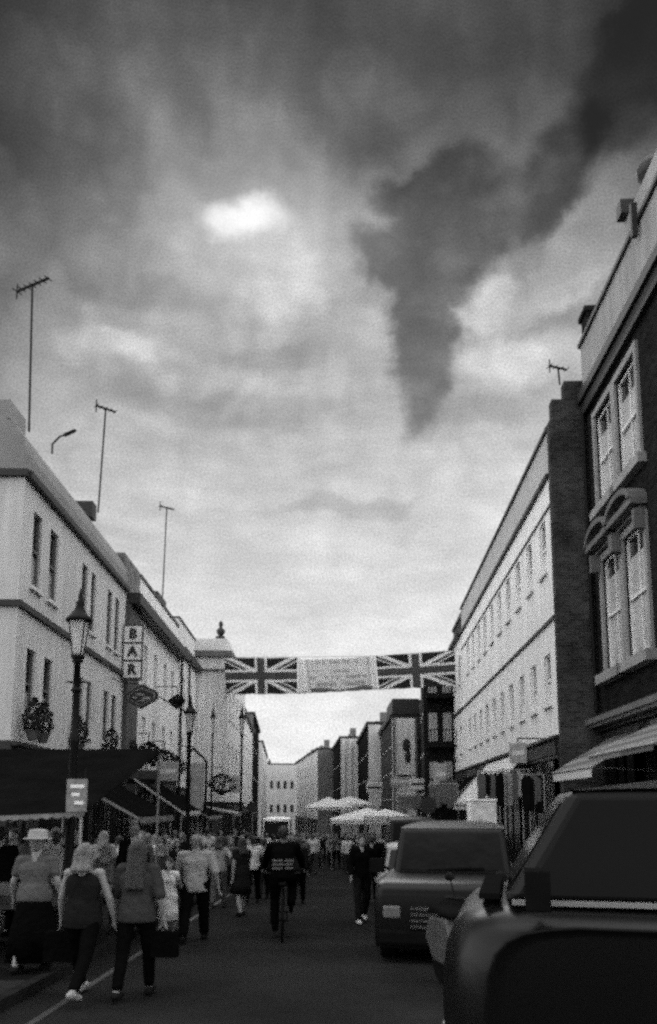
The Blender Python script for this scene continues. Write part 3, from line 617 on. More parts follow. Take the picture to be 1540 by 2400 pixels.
for lab,c in (('Union flag hung over the street at its end tied to the projecting white block',((530,1627),(697,1625),(697,1541),(526,1542))),('Union flag hung over the street at its end tied to the long white terrace',((888,1616),(1069,1606),(1066,1525),(880,1537)))):
    s=thing('flag',lab,'flag',PT(*c[0],YB),0,'flags strung over the street')
    pts=[PT(a,b,YB)-PT(*c[0],YB) for a,b in c]; cloth('cloth',pts,[fl_blue,fl_red,fl_white],jack,150,76,s,.04,len(lab))
bc=((722,1624),(874,1616),(868,1539),(712,1546))
s=thing('banner','pale lettered banner hanging between the two flags','banner',PT(*bc[0],YB))
rr=random.Random(5); rowsb=[]
for (z0_,z1_,a0,a1,pd) in ((.84,.96,.06,.95,.35),(.56,.66,.35,.66,.55),(.38,.50,.06,.92,.6),(.16,.30,.14,.90,.75)):
    x=a0
    while x<a1:
        w_=rr.uniform(.012,.05)
        if rr.random()<pd+.15: rowsb.append((x,x+w_,z0_+rr.uniform(-.01,.02),z1_+rr.uniform(-.02,.01)))
        x+=w_+rr.uniform(.006,.014)
def ban(x,y):
    if y<.10+.04*math.sin(x*9) : return 1 if x>.05 else 0
    if (.035<x<.05 or .95<x<.965): return 2
    for a,b,c_,d in rowsb:
        if a<x<b and c_<y<d: return 2
    return 0
bn_white=mat('banner_cloth',.80,.85,.05,5,trans=.5); bn_dk=mat('banner_edge',.18,.85,.2,5,trans=.3); bn_m=mat('banner_print',.48,.85,.2,5,trans=.4)
pts=[PT(a,b,YB)-PT(*bc[0],YB) for a,b in bc]; cloth('cloth',pts,[bn_white,bn_dk,bn_m],ban,160,50,s,.03,2)
for x0 in (0,): 
    tag(cloth('tie_panel',[PT(698,1626,YB)-PT(*bc[0],YB),PT(721,1624,YB)-PT(*bc[0],YB),PT(711,1546,YB)-PT(*bc[0],YB),PT(699,1541,YB)-PT(*bc[0],YB)],[mat('panel_cloth',.88,.8,.03,5,trans=.6)],lambda a,b:0,6,12,s,.01))
    cloth('tie_panel',[PT(875,1616,YB)-PT(*bc[0],YB),PT(886,1616,YB)-PT(*bc[0],YB),PT(878,1537,YB)-PT(*bc[0],YB),PT(869,1539,YB)-PT(*bc[0],YB)],[MATS['panel_cloth']],lambda a,b:0,6,12,s,.01)
o=MB().tube([PT(505,1543,44.0),PT(526,1541,YB-.02),PT(700,1540,YB-.02),PT(875,1538,YB-.02),PT(1069,1524,YB-.02),PT(1079,1522,44)],.012,6).build('rope',black_iron); tag(o,'thin rope carrying the flags and banner across the street','rope')
# ------------------------------------------------------------------ market stalls and awnings
def stall(label,x0,x1,y0,y1,zf,zb,cm,vm=None,seed=0,group='market stalls',gds=True,wavy=.0,slope='x'):
    """canopy on four posts; slope 'x' drops towards the street, 'y' drops towards the camera"""
    s=thing('market_stall',label,'market stall',((x0+x1)/2,(y0+y1)/2,G((y0+y1)/2)+.11),0,group); ox,oy,oz=s.location
    X0,X1,Y0_,Y1_=x0-ox,x1-ox,y0-oy,y1-oy; zf-=oz; zb-=oz
    n=10; vs=[]
    for i in range(n+1):
        for j in range(n+1):
            a=i/n;b=j/n; k=b if slope=='y' else (1-a)
            vs.append((X0+(X1-X0)*a,Y0_+(Y1_-Y0_)*b,zf+(zb-zf)*k-.10*math.sin(PI*a)*math.sin(PI*b)-wavy*math.sin(PI*a)*(1-b)))
    mb=MB().add(vs,[(i*(n+1)+j,(i+1)*(n+1)+j,(i+1)*(n+1)+j+1,i*(n+1)+j+1) for i in range(n) for j in range(n)])
    o=mb.build('canopy',cm,s,True); m=o.modifiers.new('thick','SOLIDIFY'); m.thickness=.012
    vb=MB()
    if slope=='y':
        for i in range(24):
            a0,a1=i/24,(i+1)/24; zz=lambda a: zf-wavy*math.sin(PI*a)
            vb.add([(X0+(X1-X0)*a0,Y0_-.015,zz(a0)),(X0+(X1-X0)*a1,Y0_-.015,zz(a1)),(X0+(X1-X0)*a1,Y0_-.015,zz(a1)-.045),(X0+(X1-X0)*(a0+a1)/2,Y0_-.015,zz(a0)-.065),(X0+(X1-X0)*a0,Y0_-.015,zz(a0)-.045)],[(0,1,2,3,4)])
    else:
        vb.add([(X0,Y0_-.015,zb),(X1,Y0_-.015,zf),(X1,Y0_-.015,zf-.07),(X0,Y0_-.015,zb-.07)],[(0,1,2,3)])
        for i in range(16):
            b0,b1=i/16,(i+1)/16; vb.add([(X1+.015,Y0_+(Y1_-Y0_)*b0,zf),(X1+.015,Y0_+(Y1_-Y0_)*b1,zf),(X1+.015,Y0_+(Y1_-Y0_)*b1,zf-.12),(X1+.015,Y0_+(Y1_-Y0_)*(b0+b1)/2,zf-.17),(X1+.015,Y0_+(Y1_-Y0_)*b0,zf-.12)],[(0,1,2,3,4)])
    o=vb.build('valance',vm or cm,s); m=o.modifiers.new('thick','SOLIDIFY'); m.thickness=.006
    for xx in (X0+.06,X1-.06):
        for yy in (Y0_+.06,Y1_-.06):
            k=(yy-Y0_)/(Y1_-Y0_) if slope=='y' else (X1-xx)/(X1-X0)
            MB().tube([(xx,yy,0),(xx,yy,zf+(zb-zf)*k-.04)],.022,6).build('post',metal,s)
    if gds:
        rr=random.Random(seed); tb=MB().box(X0+.2,X1-.25,Y0_+.3,Y1_-.2,.76,.80)
        for xx in (X0+.3,X1-.4):
            for yy in (Y0_+.4,Y1_-.35): tb.box(xx,xx+.05,yy,yy+.05,0,.76)
        tt=tag(tb.build('trestle_table',shop_dark,None),'x','table'); tt.location=s.location
        tt['label']='dark trestle table under the '+SHORT[seed]
        for i in range(7):
            xx=X0+.35+(X1-X0-.9)*rr.random(); yy=Y0_+.5+(Y1_-Y0_-1.0)*i/7; hgt=rr.uniform(.1,.3)
            q=MB(); q.box(xx,xx+.32,yy,yy+.26,.801,.801+hgt*.5); q.ell((xx+.16,yy+.13,.80+hgt*.5),.14,.11,hgt*.5,10,6)
            o=q.build('goods_crate',rr.choice(GOODS),None); o.location=s.location; tag(o,'small heaped crate on the table of the '+SHORT[seed],'crate','heaped crates on the %s table'%SHORT[seed])
    return s
SHORT={1:'stall with the big dark canopy',2:'stall just past the big lamp post',3:'stall under the hexagonal sign',4:'stall in front of the arched frame',5:'white-topped stall',6:'low white-topped stall',7:'grey stall',8:'small pale-topped stall'}
gp=GR
trim=mat('valance_trim',.20,.8,.3,6)
stall('big market stall with a broad dark canopy and a pale scalloped edge',-6.2,-3.02,10.0,14.6,1.66,2.75,awn_dark,trim,1,slope='y',wavy=.06)
stall('dark-topped market stall with a pale front edge just past the first lamp post',-6.2,-4.35,18.6,22.6,1.45,2.45,awn_dark,trim,2)
stall('dark-topped market stall with a bright slanting edge under the BAR sign',-6.3,-4.7,26.0,29.5,1.52,2.60,awn_dark,mat('bright_trim',.5,.8,.2,6),3)
stall('dark market stall in front of the arched frame',-6.4,-4.6,31,35,1.3,2.2,awn_dark,trim,4)
stall('small pale-topped market stall beside the thin lamp post',-5.9,-4.3,37,40,1.35,1.65,mat('pale_canopy',.4,.85,.1,4,trans=.3),trim,8)
def parasol(label,u,v,Y,w_,h,m,seed):
    p=PT(u,v,Y); g=G(Y); s=thing('market_gazebo',label,'gazebo',(p.x,Y,g),0,'white gazebos in the far market'); z=p.z-g
    mb=MB(); k=w_/2; d=w_*.5
    mb.add([(-k,-d,z-h),(k,-d,z-h),(k,d,z-h),(-k,d,z-h),(0,0,z),(-k,-d,z-h-.22),(k,-d,z-h-.22),(k,d,z-h-.22),(-k,d,z-h-.22)],[(0,1,4),(1,2,4),(2,3,4),(3,0,4),(0,5,6,1),(1,6,7,2),(2,7,8,3),(3,8,5,0)])
    mb.build('canopy',m,s)
    for sx in (-1,1):
        for sy in (-1,1): MB().tube([(sx*(k-.05),sy*(d-.05),0),(sx*(k-.05),sy*(d-.05),z-h)],.025,6).build('post',metal,s)
parasol('long low white gazebo roof in the middle of the far market',860,1893,40,3.6,.55,awn_white,5)
parasol('white gazebo roof behind the long low one, above the road end',770,1868,58,3.4,.7,awn_white,6)
parasol('narrow pale gazebo roof just above the dark panel van',905,1896,37,2.0,.3,awn_white,7)
parasol('pale gazebo roof farthest down the market street',820,1866,62,3.6,.6,awn_white,9)
# shop awnings on the right (parts of nothing: each its own thing fixed to a wall)
def awning(label,xw,y0,y1,zw,xo,zo,m,vd=.2,sag=.03,vm=None,slope=.0477):
    s=thing('shop_awning',label,'awning',(xw,y0,zo),0,'shop awnings on the right side'); dx=xo-xw; L_=y1-y0; h=zw-zo; mb=MB(); n=8; vs=[]
    for j in range(n+1):
        for i in range(n+1):
            a=i/n;b=j/n; vs.append((dx*a+slope*L_*b,L_*b,h*(1-a)-sag*math.sin(PI*a)))
    mb.add(vs,[(j*(n+1)+i,j*(n+1)+i+1,(j+1)*(n+1)+i+1,(j+1)*(n+1)+i) for j in range(n) for i in range(n)])
    o=mb.build('canopy',m,s,True); md=o.modifiers.new('thick','SOLIDIFY'); md.thickness=.015
    MB().add([(dx,0,-.01),(dx+slope*L_,L_,-.01),(dx+slope*L_,L_,-.01-vd),(dx,0,-.01-vd)],[(0,1,2,3)]).build('valance',vm or m,s)
    q=MB(); q.tube([(dx,0,-.02),(dx+slope*L_,L_,-.02)],.03).tube([(0,0,h-.05),(dx,0,-.03)],.02).tube([(slope*L_,L_,h-.05),(dx+slope*L_,L_,-.03)],.02).tube([(0,.05,h-1.0),(dx,0,-.03)],.015); q.build('arm',metal,s)
awning('wide white slanting awning over the shops of the long white terrace',6.35,25.6,34,3.45,4.85,1.75,awn_white)
awning('striped grey awning of the brick house, above the black van',6.83,12.9,16.7,3.55,5.25,2.75,awn_grey,.12)
awning('pale-edged grey awning of the brick house, next to its drainpipe',7.02,16.9,20.4,3.45,5.55,2.55,awn_grey,.22,vm=mat('pale_valance',.5,.8,.1,5))
awning('small dark awning at the far end of the white terrace',7.0,37,41,3.2,5.7,2.0,awn_dark)
# racks of clothes under the right shops
for i,(u,v_,Y,w_,lab,gm) in enumerate([(1152,1840,24,.8,'dark coats hanging beside the pale garments under the white awning',0),(1205,1835,24.2,.9,'pale garments hanging under the white awning',2),(1250,1850,22,.6,'black hanging coats beside the brick flank wall',0),(1040,1860,34,1.2,'mixed clothes rail at the far end of the white terrace shops',1),(960,1880,42,1.2,'grey goods rail by the tenement',1)]):
    p=PT(u,v_,Y); g=G(Y)+.11; s=thing('clothes_rail',lab[:1].upper()+lab[1:],'clothes rail',(p.x,Y,g),0,'clothes rails along the right shops'); z=max(1.7,p.z-g+.4)
    MB().tube([(-w_/2,0,0),(-w_/2,0,z)],.02).tube([(w_/2,0,0),(w_/2,0,z)],.02).tube([(-w_/2,0,z),(w_/2,0,z)],.02).build('rail',metal,s)
    rr=random.Random(i+40)
    for k in range(5):
        x=-w_/2+.1+k*(w_-.2)/4; hh=rr.uniform(.7,1.1)
        MB().prism([(x-.02,z-.02),(x+.13,z-.14),(x+.11,z-hh),(x-.11,z-hh),(x-.13,z-.14)],-.05+k*.012,.04+k*.012,'y').build('garment',rr.choice([GOODS[gm],GOODS[gm],GOODS[1]]),s,bevel=.02)
s=MB().box(-.28,.28,-.2,.2,0,.55).box(-.3,.3,-.22,.22,.55,.6).build('stacked_box',GOODS[3],None,bevel=.02); p=PT(1130,1935,17); s.location=(p.x,17,p.z-.05); tag(s,'pale cardboard box on a stand above the dark four by four roof','box')
s2=MB().box(-.3,.3,-.2,.2,0,p.z-.05-G(17)-.11).build('box_stand',shop_dark,None); s2.location=(p.x,17,G(17)+.11); tag(s2,'dark box stand on the right pavement behind the four by four','stand')
# ------------------------------------------------------------------ vehicles
car_black=mat('black_car_paint',.003,.34,.1,2,coat=.04,spec=.18); car_dark=mat('dark_car_paint',.004,.34,.1,2,coat=.04,spec=.16); car_grey=mat('grey_car_paint',.12,.3,.08,2,coat=.4); car_white=mat('white_car_paint',.8,.4,.04,2)
car_glass=mat('car_glass',.004,.10,.2,.8,.3,1.6,spec=.10); rubber=mat('rubber',.008,.8,.2,5); rimm=mat('rim_metal',.10,.35,.1,5,metal=.7); chrome=mat('chrome',.6,.18,.05,5,metal=1); plate=mat('number_plate',.5,.5,.05,5); headl=mat('headlight_glass',.14,.15,.2,9)
def arcpts(cx,cz,r,n=10): return [(cx+r*math.cos(PI-PI*k/n),cz+r*math.sin(PI-PI*k/n)) for k in range(n+1)]
def vehicle(name,label,cat,loc,head,L,W,prof,gh,wheels,paint,wr=.34,roofz=None,front='grille',pitch=0,rd=1.0):
    """local +x is forward, origin on the ground in the middle. prof: upper outline of the lower body from rear to front (x,z);
    gh: greenhouse (xr_bottom,xr_top,xf_top,xf_bottom,z_waist,z_roof,tumble)"""
    t=thing(name,label,cat,loc,math.atan2(head[1],head[0])); t.rotation_euler=(0,pitch,math.atan2(head[1],head[0]))
    zb=.26; poly=list(prof); low=[]
    low.append((prof[-1][0]-.03,zb))
    for wx in sorted(wheels,reverse=True):
        a=arcpts(wx,wr,wr+.06); a=[q for q in a if q[1]>=zb]; low+=[(wx+wr+.06,zb)]+list(reversed([q for q in a if zb<q[1]]))+[(wx-wr-.06,zb)]
    low.append((prof[0][0]+.03,zb)); poly+=low
    # three widths: sides bulge
    mb=MB(); n=len(poly); ys=[-W/2+.045,-W/2,W/2,W/2-.045]; hw=W/2
    vs=[]
    def sh(p,y,inset): 
        cx=0; k=1-inset/ (L/2); return (p[0]*k,y,p[1]-(inset*.5 if p[1]>.7 else -inset*.2))
    rings=[(-hw,.10),(-hw+.015,.04),(-hw+.09,.0),(hw-.09,.0),(hw-.015,.04),(hw,.10)]
    RG=lambda l:[(math.copysign(hw-(hw-abs(a))*rd,a),b*rd) for a,b in l]
    rings=[(-hw+.03,.34),(-hw,.25),(-hw+.07,.12),(-hw+.30,.0),(hw-.30,.0),(hw-.07,.12),(hw,.25),(hw-.03,.34)]
    rings=RG(rings)
    for y,ins in rings: vs+=[sh(p,y,ins) for p in poly]
    fs=[tuple(range(n))]+[tuple(range(n*7+n-1,n*7-1,-1))]
    for r_ in range(7): fs+=[(r_*n+i,(r_+1)*n+i,(r_+1)*n+(i+1)%n,r_*n+(i+1)%n) for i in range(n)]
    mb.add(vs,fs); body=mb.build('body',paint,t,True,bevel=.035); body.modifiers.new('wn','WEIGHTED_NORMAL')
    xb,xt,ft,fb,zw,zr,tm=gh; h2=hw-.15; ht=hw-.13-tm
    g=MB(); cr=.05
    g.hexa([(xb,-h2,zw-.02),(fb,-h2,zw-.02),(fb,h2,zw-.02),(xb,h2,zw-.02),(xt,-ht,zr-.06),(ft,-ht,zr-.06),(ft,ht,zr-.06),(xt,ht,zr-.06)])
    g.build('cabin',paint,t,bevel=.05)
    r_=MB(); vs=[]; nn=8
    for i in range(nn+1):
        for j in range(nn+1):
            a=i/nn;b=j/nn; x=xt+(ft-xt)*a; y=-ht+2*ht*b; ed=min(1,4*min(a,1-a)); eb=min(1,4*min(b,1-b)); vs.append((x,y,zr-.065+.065*math.sin(PI/2*ed)*math.sin(PI/2*eb)+.03*math.sin(PI*a)))
    r_.add(vs,[(i*(nn+1)+j,(i+1)*(nn+1)+j,(i+1)*(nn+1)+j+1,i*(nn+1)+j+1) for i in range(nn) for j in range(nn)]); r_.build('roof',paint,t,True)
    def lerp(a,b,k): return a+(b-a)*k
    def pane(nm,pts,off):
        c=sum((Vector(p) for p in pts),Vector())/4; nrm=(Vector(pts[1])-Vector(pts[0])).cross(Vector(pts[3])-Vector(pts[0])).normalized()
        if nrm.dot(c-Vector((0,0,1)))<0: nrm=-nrm
        q=[Vector(p)+nrm*off for p in pts]; q2=[Vector(p)+nrm*(off-.008) for p in pts]
        return MB().hexa([q2[0],q2[1],q[1],q[0],q2[3],q2[2],q[2],q[3]]).build(nm,car_glass,t)
    def side(a0,a1,sg,nm):
        k0,k1=.07,.90
        def pt(a,k): 
            x=lerp(lerp(xb,fb,a),lerp(xt,ft,a),k); return (x,sg*lerp(h2,ht,k),lerp(zw-.02,zr-.06,k))
        pane(nm,[pt(a0,k0),pt(a1,k0),pt(a1,k1),pt(a0,k1)],.012)
    nwin=2 if L<5 else 2
    for sg in (-1,1):
        side(.55,.975,sg,'side_window'); side(.30,.535,sg,'side_window'); side(.05,.275,sg,'side_window')
    def end(xbv,xtv,nm):
        k0,k1=.08,.88; a=lambda k,s:(lerp(xbv,xtv,k),s*(lerp(h2,ht,k)-.09),lerp(zw-.02,zr-.06,k))
        pane(nm,[a(k0,-1),a(k0,1),a(k1,1),a(k1,-1)],.012)
    end(fb,ft,'windscreen'); end(xb,xt,'rear_window')
    for sg in (-1,1):
        a_=Vector((lerp(fb,ft,.06)+.03,sg*.10-.25,lerp(zw-.02,zr-.06,.06)+.02)); b_=Vector((lerp(fb,ft,.10)+.03,sg*.10+.38,lerp(zw-.02,zr-.06,.12)+.02)); MB().tube([a_,b_],.012).build('wiper',rubber,t)
    MB().box(fb+.02,fb+.14,-h2+.1,h2-.1,zw-.015,zw+.02).build('scuttle',rubber,t)
    for wx in wheels:
        for sg in (-1,1):
            tw=MB(); y0=sg*(hw-.02); y1=sg*(hw-.24); tw.prism([(wx+wr*math.cos(2*PI*k/24),wr+wr*math.sin(2*PI*k/24)) for k in range(24)],y0,y1,'y'); w_=tw.build('wheel',rubber,t,bevel=.02)
            rm=MB(); rm.prism([(wx+.6*wr*math.cos(2*PI*k/18),wr+.6*wr*math.sin(2*PI*k/18)) for k in range(18)],y0+sg*.008,y0-sg*.03,'y'); rm.build('rim',rimm,w_)
    xf=prof[-1][0]; xr=prof[0][0]
    zf=prof[-2][1]; 
    MB().box(xf-.35,xf+.03,-hw+.06,hw-.06,.30,.52).build('bumper',rubber,t,bevel=.05); MB().box(xr-.07,xr+.05,-hw+.06,hw-.06,.32,.52).build('bumper',rubber,t,bevel=.03)
    gz=zf-.16
    q=MB(); 
    for k in range(4): q.box(xf-.02,xf+.035,-hw*.5,hw*.5,gz-.26+k*.08,gz-.22+k*.08)
    q.build('grille',chrome if front=='chrome' else metal,t)
    MB().box(xf+.031,xf+.04,-.26,.26,.36,.47).build('number_plate',plate,t); MB().box(xr-.08,xr-.071,-.26,.26,.36,.47).build('number_plate',plate,t)
    for sg in (-1,1):
        MB().box(xf-.06,xf+.02,sg*(hw-.25)-.12,sg*(hw-.25)+.12,gz-.14,gz+.03).build('headlight',headl,t,bevel=.03); MB().box(xr-.03,xr+.05,sg*(hw-.17)-.07,sg*(hw-.17)+.07,zf-.3,zf).build('tail_light',shop_mid,t)
        m_=MB(); xm=fb-.18; m_.box(xm-.07,xm+.06,sg*(hw+.13)-.11,sg*(hw+.13)+.11,zw-.02,zw+.19); m_.tube([(xm,sg*(hw-.04),zw+.04),(xm,sg*(hw+.06),zw+.08)],.025); m_.build('wing_mirror',rubber,t,bevel=.04)
        d=MB(); d.box(-L*.02,-L*.02+.008,sg*(hw)-.002,sg*hw+.003,.4,zw-.08); d.build('door_seam',sign_black,t); 
        h_=MB(); h_.box(L*.0+.06,L*.0+.2,sg*hw-.01,sg*hw+.035,zw-.17,zw-.13); h_.box(-L*.24,-L*.24+.14,sg*hw-.01,sg*hw+.035,zw-.17,zw-.13); h_.build('door_handle',paint,t)
        MB().box(xb+.1,fb-.05,sg*(h2+.012)-.012,sg*(h2+.012)+.012,zw-.03,zw+.0).build('waist_trim',metal,t)
    return t
pitch=0
# near black van pulling out of the side street, nose to the left
hd=Vector((-math.cos(R(13)),math.sin(R(13)),0)); side_=Vector((-hd.y,hd.x,0))
nose=Vector((.62,4.60,0)); vl,vw=4.7,1.85
# camera sees its left or right flank: centre is nose backwards half a length and half a width away from the camera
cen=nose-hd*vl/2+Vector((hd.y,-hd.x,0)).normalized()*(vw/2)*(1 if (Vector((hd.y,-hd.x,0))).y>0 else -1)
cen.z=G(cen.y)
vehicle('black_van','glossy black van standing side-on across the street, its roof cut by the frame','van',cen,(hd.x,hd.y),vl,vw,
  [(-2.3,.5),(-2.33,1.0),(-2.28,1.36),(1.80,1.385),(1.98,1.37),(2.12,1.345),(2.22,1.30),(2.29,1.23),(2.335,1.12),(2.36,.96),(2.365,.75),(2.35,.5)],(-2.24,-2.16,1.60,2.0,1.39,2.07,.10),[-1.5,1.45],car_black,.33)
# dark four by four facing the camera
pf=GR(975,2262); hd=Vector((-.20,-1,0)).normalized()
c4=Vector((2.02,13.1,0)); c4.z=G(c4.y)
vehicle('four_by_four','tall dark four by four parked facing the camera behind the black van','four by four',c4,(hd.x,hd.y),4.2,2.04,
  [(-2.02,.5),(-2.08,.9),(-2.05,1.18),(.95,1.20),(1.6,1.18),(1.88,1.14),(1.99,1.07),(2.03,.96),(2.04,.5)],(-1.95,-1.9,.50,.92,1.19,1.90,.09),[-1.3,1.28],car_dark,.38,front='chrome',pitch=0,rd=.45)
rk=MB(); 
c3=PT(915,1970,19.5); 
vehicle('parked_car','grey hatchback parked behind the four by four, mostly hidden by it','car',(1.98,19.2,G(19.2)),(-.05,-1),4.0,1.7,
  [(-1.9,.5),(-1.97,.8),(-1.9,.95),(.8,.95),(1.5,.88),(1.85,.78),(1.95,.62),(1.96,.45)],(-1.85,-1.55,.1,.85,.94,1.48,.13),[-1.25,1.25],car_grey,.31)
vehicle('dark_panel_van','dark boxy van parked beyond the hatchback under the white gazebos','van',(2.95,29,G(29)),(-.03,-1),5.0,1.95,
  [(-2.4,.5),(-2.45,1.2),(-2.42,1.3),(1.7,1.3),(2.1,1.15),(2.4,.95),(2.45,.5)],(-2.38,-2.34,1.2,1.75,1.29,2.3,.08),[-1.6,1.55],car_black,.34)
p=PT(648,1915,52); 
vehicle('white_van','white box van far down the street behind the crowd','van',(p.x,53,G(53)),(.02,-1),5.2,2.05,
  [(-2.5,.5),(-2.55,1.2),(-2.5,1.35),(1.8,1.35),(2.2,1.2),(2.5,1.0),(2.55,.5)],(-2.48,-2.46,1.6,1.95,1.34,2.75,.04),[-1.6,1.6],car_white,.35)
# scooter parked against the four by four
s=thing('motor_scooter','pale-fronted motor scooter standing between the four by four and the black van','scooter',(1.50,9.3,G(9.3)),R(-75))
sm=mat('scooter_paint',.06,.35,.2,3)
MB().prism([(.42,.30),(.55,.55),(.50,.95),(.44,1.02),(.38,.95),(.36,.5),(.30,.32)],-.17,.17,'y').build('front_shield',sm,s,bevel=.06)
MB().prism([(-.75,.5),(-.6,.75),(-.1,.78),(.0,.6),(-.05,.32),(.36,.30),(.36,.24),(-.5,.26)],-.15,.15,'y').build('body',sm,s,bevel=.06)
MB().prism([(-.72,.78),(-.6,.88),(.0,.86),(.02,.79)],-.14,.14,'y').build('seat',rubber,s,bevel=.03)
for wx in (.62,-.55): 
    MB().prism([(wx+.22*math.cos(2*PI*k/20),.22+.22*math.sin(2*PI*k/20)) for k in range(20)],-.05,.05,'y').build('wheel',rubber,s,bevel=.02)
MB().tube([(.42,-.34,1.08),(.45,0,1.04),(.42,.34,1.08)],.018).tube([(.62,.07,.22),(.45,.05,.9)],.02).tube([(.42,-.25,1.08),(.40,-.3,1.28)],.008).tube([(.42,.25,1.08),(.40,.3,1.28)],.008).ell((.40,-.3,1.30),.02,.06,.045).ell((.40,.3,1.30),.02,.06,.045).build('handlebar',black_iron,s)
MB().ell((.55,0,.85),.05,.09,.09).build('headlight',headl,s,True)
# ------------------------------------------------------------------ people
skin=mat('skin',.22,.6,.12,6); skin_dk=mat('skin_dark',.05,.6,.12,6)
CL={n:mat('cloth_'+n,g,.9,.18,5,kind='fabric') for n,g in (('black',.004),('dark',.013),('mid',.042),('grey',.09),('pale',.26),('white',.50))}
HR={n:mat('hair_'+n,g,.6,.5,30,.9,80) for n,g in (('black',.005),('brown',.018),('fair',.13),('grey',.16))}
def baked(mb,name,m,vox,sm=3,extra=None):
    me=mb.mesh(name,m); o=bpy.data.objects.new('tmp',me); COL.objects.link(o)
    r_=o.modifiers.new('r','REMESH'); r_.mode='VOXEL'; r_.voxel_size=vox; r_.use_smooth_shade=True
    s_=o.modifiers.new('s','SMOOTH'); s_.iterations=sm; s_.factor=.5
    dg=bpy.context.evaluated_depsgraph_get(); out=bpy.data.meshes.new_from_object(o.evaluated_get(dg)); out.name=name
    if not out.materials: out.materials.append(m)
    bpy.data.objects.remove(o); bpy.data.meshes.remove(me); return out
PM={}
def person(label,pos,face,h=1.70,sex='f',top='mid',sleeve=.35,bottom='black',btype='trousers',hair='brown',hairlen=.0,shoes='dark',walk=.35,arm=((10,8,12),(-12,8,15)),hat=None,sk=None,near=True,extras=(),lean=0,width=1.0,key=None,turn=0,group=None,bun=False,toplong=0,phase=1,ride=False):
    t=thing('person',label,'person',pos,face,group); k=h/1.72; t.scale=(k*width,k*width,k)
    if key and key in PM:
        for nm,me in PM[key]: link(nm,me,t)
        return t
    parts=[]; vb=.010 if near else .03; vc=.014 if near else .032; sk=sk or skin
    V=Vector; hz=.93
    def leg(sg,a,bend):
        hp=V((sg*.095,0,hz)); kn=hp+V((sg*.008,math.sin(a)*.43,-math.cos(a)*.43)); b=a-bend; an=kn+V((0,math.sin(b)*.40,-math.cos(b)*.40)); return hp,kn,an,b
    a1=walk*phase; Ls=[leg(1,a1,.08 if a1>0 else .45*walk*2),leg(-1,-a1,.45*walk*2 if a1>0 else .08)]
    low=min(l[2].z for l in Ls); dz=.085-low
    if ride: dz=.08; Ls=[(V((.095,0,hz)),V((.14,.37,.76)),V((.12,.14,.42)),0),(V((-.095,0,hz)),V((-.12,.20,.54)),V((-.12,.12,.11)),0)]
    up=V((0,lean,dz))
    def D(v): return v+V((0,0,dz))
    body=MB(); 
    # legs and feet
    feet=[]
    for hp,kn,an,b in Ls:
        hp,kn,an=D(hp),D(kn),D(an); body.cap(hp,.082,kn,.055).cap(kn,.053,an+(kn-an)*.55,.054).cap(an+(kn-an)*.55,.054,an,.036)
        lift=max(0,an.z-.085); toe=an+V((0,.15,-.045-min(.06,lift*.5))); heel=an+V((0,-.045,-.045+0.3*lift)); feet.append((heel,toe,an)); body.cap(heel,.036,toe,.028).cap(an,.035,(heel+toe)/2,.034)
    pel=D(V((0,0,.96))); ww=.115 if sex=='f' else .10; sh=.155 if sex=='f' else .185
    ch=V((0,lean*.6,1.30+dz)); wa=D(V((0,lean*.2,1.10)))
    body.cap(pel+V((-.06,0,0)),ww,pel+V((.06,0,0)),ww).cap(pel+V((-.045,0,0)),.10,wa+V((-.04,0,0)),.09).cap(pel+V((.045,0,0)),.10,wa+V((.04,0,0)),.09)
    body.cap(wa+V((-.04,0,0)),.09,ch+V((-.07,0,0)),.10).cap(wa+V((.04,0,0)),.09,ch+V((.07,0,0)),.10)
    S1=[V((sg*sh,lean*.8,1.41+dz)) for sg in (1,-1)]
    body.cap(S1[0],.052,S1[1],.052).cap(ch,.1,V((0,lean*.9,1.42+dz)),.075)
    nk=V((0,lean,1.46+dz)); hc=V((0,lean*1.15+.012,1.615+dz))
    body.cap(nk+V((0,-.01,-.03)),.056,hc+V((0,-.01,-.06)),.05)
    Rt=Matrix.Rotation(turn,3,'Z'); 
    def hd_(v): return hc+Rt@V(v)
    # head: skull, face, jaw, nose, ears
    hb=MB(); hb.ell((0,-.008,.02),.076,.094,.095); hb.ell((0,.022,-.035),.058,.07,.075); hb.cap((0,.05,-.085),.025,(0,.03,-.07),.04); hb.cap((0,.088,-.005),.010,(0,.105,-.03),.015)
    for sg in (1,-1): hb.ell((sg*.078,-.005,-.01),.014,.022,.034,8,6)
    hb.ell((0,.084,-.062),.026,.012,.008,8,6); hb.ell((0,.078,.022),.05,.014,.012,8,6)
    hb.v=[tuple(hd_(v)) for v in hb.v]; body.add(hb.v,hb.f)
    # arms
    arms=[]
    for (sg,(sw,out,el_)),s0 in zip(((1,arm[0]),(-1,arm[1])),S1):
        d1=V((sg*math.sin(R(out)),math.sin(R(sw)),-math.cos(R(sw))*math.cos(R(out)))).normalized(); el=s0+d1*.285
        a2=R(sw+el_); d2=V((sg*math.sin(R(out*.4)),math.sin(a2),-math.cos(a2))).normalized(); wr=el+d2*.25; arms.append((s0,el,wr,d1,d2))
        body.cap(s0,.047,el,.037).cap(el,.038,el+d2*.08,.039).cap(el+d2*.08,.039,wr,.025)
        pa=wr+d2*.085; lat=V((0,1,0)).cross(d2).normalized() if abs(d2.y)<.9 else V((1,0,0)); fwd=d2.cross(lat).normalized()
        for o_ in (-.022,0,.022): body.cap(wr+fwd*o_*.5+d2*.015,.020,pa+fwd*o_,.017)
